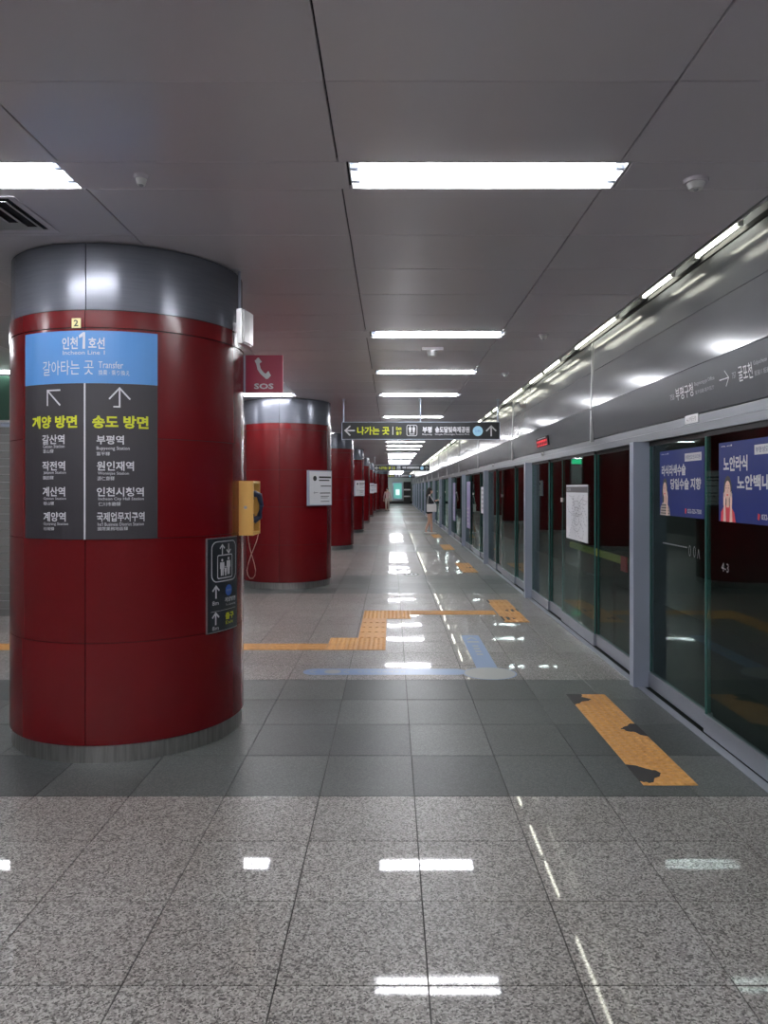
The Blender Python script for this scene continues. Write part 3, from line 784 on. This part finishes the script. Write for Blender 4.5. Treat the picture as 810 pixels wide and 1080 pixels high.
while x < U(9.84):
    wd = random.uniform(.05, .09)
    mb.rect(Tw, x, x+wd, V(2.195), V(2.207), .0135).rect(Tw, x+wd*.4, x+wd*.6, V(2.207), V(2.245), .0135).rect(Tw, x, x+wd*.9, V(2.245), V(2.27), .0135); x += wd+.02
mb.build('led_text', 'led_red', t)
MB().rect(Tw, U(10.4), U(9.85), V(2.29), V(2.302), .0135).build('top_line', 'print_white', t)
for k in range(1, 8):
    t = thing('door_sensor', ['', 'small round sensor on the band over the second door bay', 'small round sensor on the band over the third door bay', 'small round sensor on the band over the fourth door bay'][k] if k < 4 else 'small round sensor on the band over the %s door bay from the camera' % ORD[k], 'sensor', (2.055, 5.0+4.95*k+.2, B0+.085), 0, 'door sensors on the header band')
    MB().cyl((0, 0, 0), .022, .028, -.022, 0, 14, 'x').build('body', 'alu', t)
    MB().cyl((0, 0, 0), .012, .012, -.026, -.022, 12, 'x').build('lens', 'black', t)

# ------------------------------------------------------------------ posters, map and decals on the door glass
def wall_plane(yf, z0, off=0): return plane_T((DOOR-.004-off, yf, z0), (0, -1, 0), (0, 0, 1), (-1, 0, 0))
def poster_woman(t, Tp, u, s, top_mat, stripes, both):
    hair = [(.0, .42), (-.02, .60), (.02, .80), (.10, .93), (.20, .97), (.30, .92), (.37, .78), (.38, .58), (.40, .40), (.33, .30), (.05, .30)]
    MB().poly(Tp, [(u+a*s, b*s) for a, b in hair], .003).build('printed_hair', 'hair', t)
    MB().poly(Tp, [(u+a*s, b*s) for a, b in [(-.14, 0), (-.11, .20), (.02, .32), (.18, .36), (.34, .32), (.50, .20), (.56, 0)]], .0036).build('printed_top', top_mat, t)
    if stripes:
        mb = MB()
        for k in range(4): mb.rect(Tp, u-.1*s+.02*s*k, u+.5*s-.03*s*k, (.04+.07*k)*s, (.065+.07*k)*s, .0042)
        mb.build('printed_stripes', 'print_black', t)
    f = MB().poly(Tp, [(u+.20*s+.135*s*cos(a), .66*s+.20*s*sin(a)) for a in [2*pi*k/20 for k in range(20)]], .0048)
    f.poly(Tp, [(u+.14*s, .30*s), (u+.27*s, .30*s), (u+.26*s, .52*s), (u+.15*s, .52*s)], .0045).build('printed_face', 'skin_print', t)
    h = MB()
    for sd in ((-1, 1) if both else (1,)):
        c = .205+sd*.15
        h.poly(Tp, [(u+(c-.06)*s, 0), (u+(c+.07)*s, 0), (u+(c+.045)*s, .34*s), (u+(c-.035)*s, .34*s)], .0052)
        h.poly(Tp, [(u+(c-.05)*s, .34*s), (u+(c+.05)*s, .34*s), (u+(c+.06)*s, .50*s), (u+(c+.0)*s, .54*s), (u+(c-.05)*s, .48*s)], .0054)
        for q in range(4): h.poly(Tp, [(u+(c-.05+.028*q)*s, .48*s), (u+(c-.026+.028*q)*s, .48*s), (u+(c-.030+.028*q)*s, (.60+.02*(q % 3))*s), (u+(c-.046+.028*q)*s, (.60+.02*(q % 3))*s)], .0056)
    h.build('printed_hands', mat('printed hands', (.78, .55, .46), .5), t)
    e = MB()
    for sx in (.145, .255): e.stroke(Tp, [(u+(sx-.025)*s, .705*s), (u+(sx+.025)*s, .705*s)], .012*s, .006); e.stroke(Tp, [(u+(sx-.03)*s, .755*s), (u+(sx+.03)*s, .757*s)], .008*s, .006)
    e.stroke(Tp, [(u+.2*s, .69*s), (u+.21*s, .62*s), (u+.195*s, .615*s)], .007*s, .006).build('printed_features', 'hair', t)
    MB().poly(Tp, [(u+.155*s, .575*s), (u+.245*s, .575*s), (u+.23*s, .545*s), (u+.17*s, .545*s)], .006).build('printed_lips', 'print_red', t)
def poster(yf, label, lines, red, u_f, stripes, both, topm, badge, phone, tag_txt):
    Wp, Hp = .83, .49; z0 = 1.414
    t = thing('advertising_poster', label, 'poster', (0, 0, 0), 0, 'blue posters on the door glass')
    Tp = wall_plane(yf, z0, -.028 if yf > 5 else 0)
    MB().patch(Tp, 0, Wp, 0, Hp, -.001, .002).build('sheet', 'poster_blue', t)
    mb = MB()
    for s, u0, u1, v0, v1 in lines: mb.text(Tp, s, u0*Wp, u1*Wp, (1-v1)*Hp, (1-v0)*Hp, .0028, .035)
    mb.text(Tp, phone, .66*Wp, .95*Wp, .06*Hp, .125*Hp, .0028, .02)
    mb.text(Tp, tag_txt, .04*Wp, .22*Wp, .945*Hp, .965*Hp, .0028)
    mb.build('lettering', 'print_white', t)
    MB().rect(Tp, badge*Wp, .95*Wp, .81*Hp, .925*Hp, .0028).build('badge', 'print_white', t)
    MB().text(Tp, '부평성모안과의원', (badge+.02)*Wp, .93*Wp, .835*Hp, .90*Hp, .0036).build('badge_lettering', 'poster_blue', t)
    MB().poly(Tp, [(.605*Wp, .06*Hp), (.63*Wp, .05*Hp), (.64*Wp, .12*Hp), (.61*Wp, .13*Hp)], .003).build('handset_mark', 'print_red', t)
    poster_woman(t, Tp, u_f, Hp*.60, topm, stripes, both)
poster(5.855, 'smaller-looking blue poster with a woman in a striped top, one hand raised', [('라식라색수술', .05, .62, .22, .39), ('당일수술 지향', .27, .94, .43, .60)], False, .055, True, False, 'cloth_beige', .60, '032-525-7500', 'ad')
poster(4.735, 'blue poster at the right edge with a woman in a red top', [('노안라식', .08, .46, .18, .37), ('노안백내장', .30, .90, .42, .60)], True, .07, False, True, 'print_red', .56, '032-525-7500', 'ad')

t = thing('subway_map', 'white subway map board with dark heading on the second door bay', 'map', (0, 0, 0))
Tm = wall_plane(8.86, 1.038, .002)
MB().patch(Tm, 0, .96, 0, .62, -.003, .002).build('board', 'paper', t)
MB().patch(Tm, .0, .96, .535, .60, .002, .003).build('heading', mat('map heading', (.10, .09, .10), .5), t)
MB().text(Tm, '노선안내도', .04, .22, .552, .585, .004).build('heading_lettering', 'print_white', t)
mb = MB(); random.seed(11)
nodes = []
for k in range(16):
    a = random.uniform(0, 2*pi); x, yy = .48, .27; pts = [(x, yy)]
    r = 0
    while .04 < x < .92 and .03 < yy < .50 and len(pts) < 14:
        r += .04; a += random.choice((-.5, 0, 0, .5)); x += .045*cos(a)*1.3; yy += .036*sin(a)
        if .03 < x < .93 and .03 < yy < .51: pts.append((x, yy))
    nodes += pts; mb.stroke(Tm, pts, .0028, .003)
for r_ in (.10, .17):
    pts = [(.48+r_*1.3*cos(2*pi*k/24), .27+r_*sin(2*pi*k/24)) for k in range(25)]; mb.stroke(Tm, pts, .0032, .003); nodes += pts
mb.build('line_network', 'print_grey', t)
mb = MB()
for x, yy in nodes: mb.disc(Tm, x, yy, .0042, None, .004, 8); mb.rect(Tm, x+.008, x+.03, yy-.002, yy+.003, .004)
mb.build('station_marks', mat('map marks', (.10, .10, .14), .5), t)

t = thing('glass_decals', 'small pale safety icons and fine print on the door glass below the posters', 'decal', (0, 0, 0))
Td = wall_plane(5.8, 1.2, -.028)
mb = MB()
for k, u in enumerate((.53, .61)):
    pr = [(u+.017*cos(2*pi*q/18), -.02+.035*sin(2*pi*q/18)) for q in range(19)]; mb.stroke(Td, pr, .006, .001)
mb.stroke(Td, [(.66, -.06), (.68, .0), (.70, -.06)], .005, .001)
for k in range(16): mb.rect(Td, .01+.03*k, .03+.03*k, -.005, .004, .001)
mb.build('icons', 'print_grey', t)
t = thing('door_number_decal', 'pale 4-3 door number on the glass beside the red-top poster', 'decal', (0, 0, 0))
MB().text(wall_plane(4.70, 1.10), '4-3', 0, .10, 0, .055, .001).build('numerals', 'print_grey', t)

for k, (yy, lb_) in enumerate(((20.6, 'lilac poster on the glass of a middle-distance door bay'), (17.3, 'narrow white sheet on the glass before the lilac poster'), (25.2, 'lilac and white poster on the glass beside the woman in black'))):
    t = thing('glass_poster', lb_, 'poster', (0, 0, 0))
    Tp = wall_plane(yy, .55 if k != 1 else 1.05, .002)
    MB().patch(Tp, 0, .9 if k != 1 else .7, 0, 1.25 if k != 1 else .6, -.002, .002).build('sheet', 'paper' if k == 1 else 'poster_lilac', t)
    mb = MB()
    for q in range(5): mb.rect(Tp, .1, .6-.05*(q % 3), .1+.1*q, .14+.1*q, .004)
    mb.build('print', 'print_grey' if k == 1 else 'print_white', t)

# ------------------------------------------------------------------ tactile paving
def tactile_mesh(kind, skip=None, w_=.3, d_=.3):
    mb = MB(); mb.box(-w_/2+.001, w_/2-.001, -d_/2+.001, d_/2-.001, 0, .003)
    if kind == 'dots':
        for i in range(6):
            for j in range(6):
                x, yy = -.125+.05*i, -.125+.05*j
                if skip and skip(x, yy): continue
                mb.cyl((x, yy, 0), .016, .009, .003, .0075, 8)
    else:
        for i in range(4):
            q = -.1125+.075*i
            if kind == 'bars_y':
                mb.box(q-.017, q+.017, -d_/2+.012, d_/2-.012, .003, .0072)
            else: mb.box(-w_/2+.012, w_/2-.012, q-.017, q+.017, .003, .0072)
    return mb
tc = {}
def tac(kind, parent, x, yy):
    if kind not in tc:
        o = tactile_mesh(kind).build('tactile_tile', 'tactile', parent); tc[kind] = o.data; o.location = (x, yy, 0); return o
    return inst('tactile_tile', tc[kind], parent, (x, yy, 0))
PX0 = 1.375
def pad(yc, label, kind, patches):
    t = thing('tactile_pad', label, 'tactile paving', (PX0+.147, yc, .0005), 0, 'tactile pads in front of the doors')
    polys = []
    for k in range(6):
        yk = -.75+.3*k
        if patches and kind == 'dots':
            def inside(x, yy, yk=yk):
                for p in patches:
                    c = False; X_, Y_ = x, yy+yk
                    for (x1, y1), (x2, y2) in zip(p, p[1:]+p[:1]):
                        if (y1 > Y_) != (y2 > Y_) and X_ < (x2-x1)*(Y_-y1)/(y2-y1)+x1: c = not c
                    if c: return True
                return False
            tactile_mesh('dots', inside).build('tactile_tile', 'tactile', t).location = (0, yk, 0)
        else: tac(kind, t, 0, yk)
    for p in patches:
        mb = MB(); i = 0; n = len(p)
        mb.v = [(a, b, .0) for a, b in p]+[(a, b, .0046) for a, b in p]
        mb.f = [tuple(range(n, 2*n))]+[(k, (k+1) % n, n+(k+1) % n, n+k) for k in range(n)]
        mb.build('worn_patch', 'rubber', t)
    return t
pt = [[(-.152, .90), (-.02, .895), (-.04, .85), (-.055, .82), (.01, .765), (-.025, .72), (-.08, .70), (-.105, .655), (-.152, .62)],
      [(.152, .16), (.115, .165), (.075, .11), (.04, .085), (.015, .05), (.05, .0), (.095, -.015), (.11, -.07), (.152, -.10)],
      [(-.152, -.60), (-.10, -.615), (-.05, -.67), (-.01, -.69), (.005, -.73), (-.02, -.78), (-.055, -.80), (-.08, -.86), (-.12, -.875), (-.152, -.84)]]
pad(4.98, 'nearest dotted tactile pad, worn through to black in three spots', 'dots', pt)
pt2 = [[(-.152, .9), (-.1, .9), (-.09, .7), (-.152, .62)], [(.152, .1), (.03, .02), (-.05, -.03), (.04, -.12), (.152, -.1)], [(-.152, -.5), (-.03, -.56), (.02, -.66), (-.08, -.74), (-.152, -.8)]]
pad(9.95, 'second tactile pad with long bars, at the end of the yellow path', 'bars_y', pt2)
pad(15.3, 'third ribbed tactile pad in front of the doors', 'bars_y', [[(.152, .1), (.03, .02), (-.02, -.1), (.152, -.15)]])
pad(20.6, 'fourth ribbed tactile pad, small in the distance', 'bars_y', [])
pad(25.4, 'fifth ribbed tactile pad beside the woman in black', 'bars_y', [])
tp = thing('tactile_path', 'stepped yellow tactile path running from the column to the doors', 'tactile paving', (0, 0, .0005))
x = -.81
while x > LEFT+.3: tac('bars_x', tp, x, 7.65); x -= .3
for i in range(2):
    for j in range(2): tac('dots', tp, -.51+.3*i, 7.65+.3*j)
for j in range(4): tac('bars_y', tp, -.21, 8.25+.3*j)
for i in range(2):
    for j in range(2): tac('dots', tp, -.21+.3*i, 9.45+.3*j)
x = .39
for k in range(4): tac('bars_x', tp, .39+.27*k, 9.75+(.0 if k else 0))

# ------------------------------------------------------------------ floor stickers
fs = thing('floor_direction_sticker', 'long worn blue arrow sticker on the floor ending in a pale disc', 'floor sticker', (0, 0, 0))
Tf = plane_T((0, 0, .0005), (1, 0, 0), (0, 1, 0), (0, 0, 1))
MB().poly(Tf, rrect(-.78, .66, 6.50, 6.72, .10), .0006).build('long_band', 'sticker_blue', fs)
mb = MB().poly(Tf, rrect(.765, .955, 6.70, 8.25, .04), .0008); mb.build('side_band', 'sticker_blue', fs)
MB().disc(Tf, .86, 6.55, .235, .22, .0016, 40).build('disc_edge', 'sticker_blue', fs)
MB().disc(Tf, .86, 6.55, .222, .207, .0022, 40).build('disc', 'sticker_grey', fs)
MB().disc(Tf, -.52, 6.61, .075, .07, .0018, 24).build('small_disc', 'sticker_grey', fs)
mb = MB().text(Tf, '송도달빛축제공원', -.30, .12, 6.575, 6.645, .0014).stroke(Tf, [(-.67, 6.66), (-.72, 6.61), (-.67, 6.56)], .014, .0014).stroke(Tf, [(-.38, 6.66), (-.42, 6.61), (-.38, 6.56)], .014, .0014)
mb.stroke(Tf, [(.815, 8.03), (.86, 8.13), (.905, 8.03)], .02, .0014).rect(Tf, .80, .92, 7.86, 7.93, .0014)
for k in range(4): mb.rect(Tf, .83, .89, 7.66-.13*k, 7.72-.13*k, .0014)
mb.build('lettering', 'sticker_grey', fs)
for k, (x, yy, lb_) in enumerate(((.37, 14.1, 'oval black and white sticker on the floor past the yellow path'), (.33, 33.0, 'far oval black and white sticker on the floor'))):
    t = thing('floor_sticker', lb_, 'floor sticker', (x, yy, .0005))
    Tf2 = plane_T((0, 0, 0), (1, 0, 0), (0, 1, 0), (0, 0, 1))
    MB().disc(Tf2, 0, 0, .15, .28, .0008).build('backing', 'print_black', t)
    MB().disc(Tf2, 0, 0, .11, .2, .0016).build('face', 'print_white', t)
    MB().rect(Tf2, -.07, -.01, -.12, .12, .0024).rect(Tf2, .02, .07, -.12, .12, .0024).build('footprints', 'print_black', t)

# ------------------------------------------------------------------ far end
t = thing('end_display', 'lit green display on the pale end wall', 'display', (.10, FAR-.2, 0))
MB().box(0, 1.1, 0, .19, .35, 2.3).build('cabinet', 'post', t)
MB().box(.12, .98, -.02, 0, .55, 2.15).build('screen', 'screen', t)
MB().box(.35, .75, -.04, -.02, .9, 1.5).build('bright_window', 'screen_white', t)
t = thing('end_kiosk', 'dark cabinet with white bars at the far end wall', 'cabinet', (1.2, FAR-1.0, 0))
t.location.x = 1.28
MB().box(.0, .75, .3, .9, 0, 2.3).build('body', 'black', t)
for z in (.7, 1.4): MB().box(.02, .73, .26, .3, z, z+.14).build('bar', 'white', t)

# ------------------------------------------------------------------ people
def skin(name, verts, edges, m, parent, sub=2, root=0):
    me = bpy.data.meshes.new(name); me.from_pydata([v[:3] for v in verts], edges, []); me.update()
    me.materials.append(M[m])
    o = bpy.data.objects.new(name, me); COL.objects.link(o); o.parent = parent
    md = o.modifiers.new('skin', 'SKIN'); md.use_smooth_shade = True
    sl = me.skin_vertices[0].data if me.skin_vertices else None
    if sl is None:
        bpy.context.view_layer.objects.active = o
        sl = o.data.skin_vertices[0].data
    for i, v in enumerate(verts):
        r = v[3]; sl[i].radius = r if isinstance(r, tuple) else (r, r); sl[i].use_root = (i == root)
    sd = o.modifiers.new('sub', 'SUBSURF'); sd.levels = sub; sd.render_levels = sub
    return o
def person(label, loc, rz, pose, top_m, low_m, long_sleeve, group=None, shoes='cloth_black', hair_long=True):
    t = thing('person', label, 'person', loc, rz)
    J = pose
    V_ = [J['pelvis'], J['waist'], J['chest'], J['collar'], J['neck'], J['head0'], J['head1']]
    E_ = [(0, 1), (1, 2), (2, 3), (3, 4), (4, 5), (5, 6)]
    for s in (1, -1):
        k = len(V_); m_ = lambda p: (p[0], s*p[1], p[2], p[3])
        sh_, el, wr, pa_ = [J[n+('R' if s > 0 else 'L')] for n in ('sh', 'el', 'wr', 'pa')]
        V_ += [m_(sh_), m_(el), m_(wr), m_(pa_)]; E_ += [(3, k), (k, k+1), (k+1, k+2), (k+2, k+3)]
        d = Vector((pa_[0]-wr[0], s*(pa_[1]-wr[1]), pa_[2]-wr[2])).normalized(); side = d.cross(Vector((0, 0, 1)))
        side = side.normalized() if side.length > .1 else Vector((1, 0, 0))
        base = Vector((pa_[0], s*pa_[1], pa_[2]))
        for q, ln in enumerate((.045, .055, .052, .040)):
            off = side*(.012*(q-1.5)*2); k2 = len(V_)
            a = base+off+d*.03; b = base+off*1.1+d*(.03+ln)+Vector((0, 0, -.012))
            V_ += [(*a, .008), (*b, .006)]; E_ += [(k+3, k2), (k2, k2+1)]
        k2 = len(V_); a = base-side*.035*s-d*.02; b = base-side*.05*s+d*.015
        V_ += [(*a, .009), (*b, .007)]; E_ += [(k+3, k2), (k2, k2+1)]
        k = len(V_); hp, kn, an, hl, to = [J[n+('R' if s > 0 else 'L')] for n in ('hip', 'kn', 'an', 'he', 'to')]
        V_ += [m_(hp), m_(kn), m_(J['ca'+('R' if s > 0 else 'L')]), m_(an), m_(to)]; E_ += [(0, k), (k, k+1), (k+1, k+2), (k+2, k+3), (k+3, k+4)]
    skin('body', V_, E_, 'skin', t)
    g = lambda p, s=1, r=1.12, a=0: (p[0], s*p[1], p[2], p[3]*r+a)
    C = [g(J['pelvis'], 1, 1.10), g(J['waist'], 1, 1.16), g(J['chest'], 1, 1.12), g(J['collar'], 1, 1.1)]; CE = [(0, 1), (1, 2), (2, 3)]
    for s, n in ((1, 'R'), (-1, 'L')):
        k = len(C); C += [g(J['sh'+n], s, 1.22), g(J['el'+n], s, 1.35)]; CE += [(3, k), (k, k+1)]
        if long_sleeve: w0 = J['wr'+n]; C += [g(w0, s, 1.4)]; CE += [(k+1, k+2)]
    skin('top', C, CE, top_m, t)
    C = [g(J['pelvis'], 1, 1.18), g(J['waist'], 1, 1.05)]; CE = [(0, 1)]
    for s, n in ((1, 'R'), (-1, 'L')):
        hp, kn = J['hip'+n], J['kn'+n]; k = len(C); f = pose.get('hem', .35)
        mid = tuple(hp[i]+(kn[i]-hp[i])*f for i in range(4))
        C += [g(hp, s, 1.15), g(mid, s, 1.22)]; CE += [(0, k), (k, k+1)]
        if f >= .99: C += [g(J['an'+n], s, 1.5)]; CE += [(k+1, k+2)]
    skin('shorts' if pose.get('hem', .35) < .9 else 'trousers', C, CE, low_m, t)
    hx, hy, hz = J['head1'][:3]
    mb = MB().sphere((hx-.015, hy, hz+.012), .100, .088, .108, 16, 10)
    if hair_long: mb.tube([(hx-.035, hy, hz+.02), (hx-.065, hy, hz-.08), (hx-.075, hy, hz-.18), (hx-.07, hy, hz-.28)], [.085, .088, .078, .04], 12)
    mb.build('hair', 'hair', t, smooth=True)
    fc = Vector((hx+.055, hy, hz-.02))
    MB().sphere((hx+.032, hy, hz-.022), .062, .066, .088, 14, 10).sphere((hx+.096, hy, hz-.025), .014, .010, .018, 8, 6)\
        .sphere((hx+.01, hy+.085, hz-.02), .014, .008, .024, 8, 6).sphere((hx+.01, hy-.085, hz-.02), .014, .008, .024, 8, 6).build('face', 'skin', t, smooth=True)
    MB().sphere((hx+.088, hy+.028, hz), .006, .010, .005, 8, 6).sphere((hx+.088, hy-.028, hz), .006, .010, .005, 8, 6).build('eyes', 'hair', t)
    MB().sphere((hx+.090, hy, hz-.065), .006, .022, .006, 8, 6).build('mouth', 'print_red', t)
    for s, n in ((1, 'R'), (-1, 'L')):
        an, to = J['an'+n], J['to'+n]
        MB().sphere(((an[0]+to[0])/2, s*(an[1]+to[1])/2, .045), .125, .048, .045, 12, 8).build('shoe', shoes, t, smooth=True)
    return t
def base_pose():
    J = dict(pelvis=(0, 0, .88, (.13, .105)), waist=(0, 0, 1.02, .100), chest=(-.01, 0, 1.20, (.125, .10)), collar=(-.015, 0, 1.335, .07),
             neck=(-.005, 0, 1.40, .045), head0=(.012, 0, 1.465, .062), head1=(.025, 0, 1.535, .078))
    for k in J: 
        p = J[k]
        if isinstance(p[3], tuple): J[k] = (p[0], p[1], p[2], (p[3][0]+p[3][1])/2)
    for n in 'RL':
        J.update({'sh'+n: (-.015, .155, 1.32, .050), 'el'+n: (.0, .20, 1.07, .036), 'wr'+n: (.20, .10, 1.17, .024), 'pa'+n: (.265, .065, 1.20, .026),
                  'hip'+n: (0, .085, .82, .085), 'kn'+n: (.01, .085, .46, .052), 'ca'+n: (-.02, .085, .30, .050), 'an'+n: (-.03, .085, .085, .032), 'he'+n: (-.05, .085, .04, .03), 'to'+n: (.10, .10, .035, .028)})
    return J
J = base_pose()
J['knL'] = (.05, .08, .46, .052); J['caL'] = (.06, .08, .3, .050); J['anL'] = (.06, .085, .085, .032); J['toL'] = (.19, .10, .035, .028)
J['anR'] = (-.12, .08, .09, .032); J['caR'] = (-.06, .08, .3, .05); J['toR'] = (.01, .09, .035, .028)
J['hem'] = .38
WX, WY = 1.33, 26.4
person('long-haired person in black top and shorts looking down at a phone by the doors', (WX, WY, 0), radians(8), J, 'cloth_black', 'cloth_black', True, shoes='bag')
bg = thing('handbag', 'white shoulder bag hanging at the hip of the person in black', 'bag', (WX+.06, WY-.36, .80))
o = MB().box(-.17, .17, -.05, .05, 0, .27).build('body', 'bag', bg)
bv = o.modifiers.new('b', 'BEVEL'); bv.width = .02; bv.segments = 2
MB().box(-.165, .165, -.056, -.05, .15, .265).build('flap', 'bag', bg)
MB().tube([(-.14, 0, .26), (-.13, .06, .45), (-.08, .13, .60), (-.02, .10, .52), (.06, .04, .40), (.14, 0, .26)], .008, 6).build('strap', 'white', bg, smooth=True)
pn = thing('smartphone', 'dark smartphone held up by the person in black', 'phone', (WX+.335, WY+.045, 1.19), radians(8))
o = MB().box(-.005, .005, -.038, .038, -.01, .14).build('case', 'phone_blue', pn); o.rotation_euler.y = radians(25)
J = base_pose(); J['hem'] = 1.0
for n in 'RL': J['el'+n] = (-.03, .22, 1.06, .038); J['wr'+n] = (.03, .24, .84, .026); J['pa'+n] = (.04, .24, .77, .026)
person('tiny far person in pale pink top standing before the distant red column', (-.30, 53.0, 0), radians(-90), J, 'cloth_pink', 'cloth_beige', True, hair_long=False)

# fine print belongs to the face it is printed on
for t in [o for o in COL.objects if o.parent is None and o.type == 'EMPTY' and o.get('category')]:
    face = [c for c in t.children if c.name.split('.')[0] in ('panel', 'sheet', 'board', 'face', 'plate')]
    if not face: continue
    for c in list(t.children):
        if c.get('kind') == 'stuff' and c is not face[0]: c.parent = face[0]
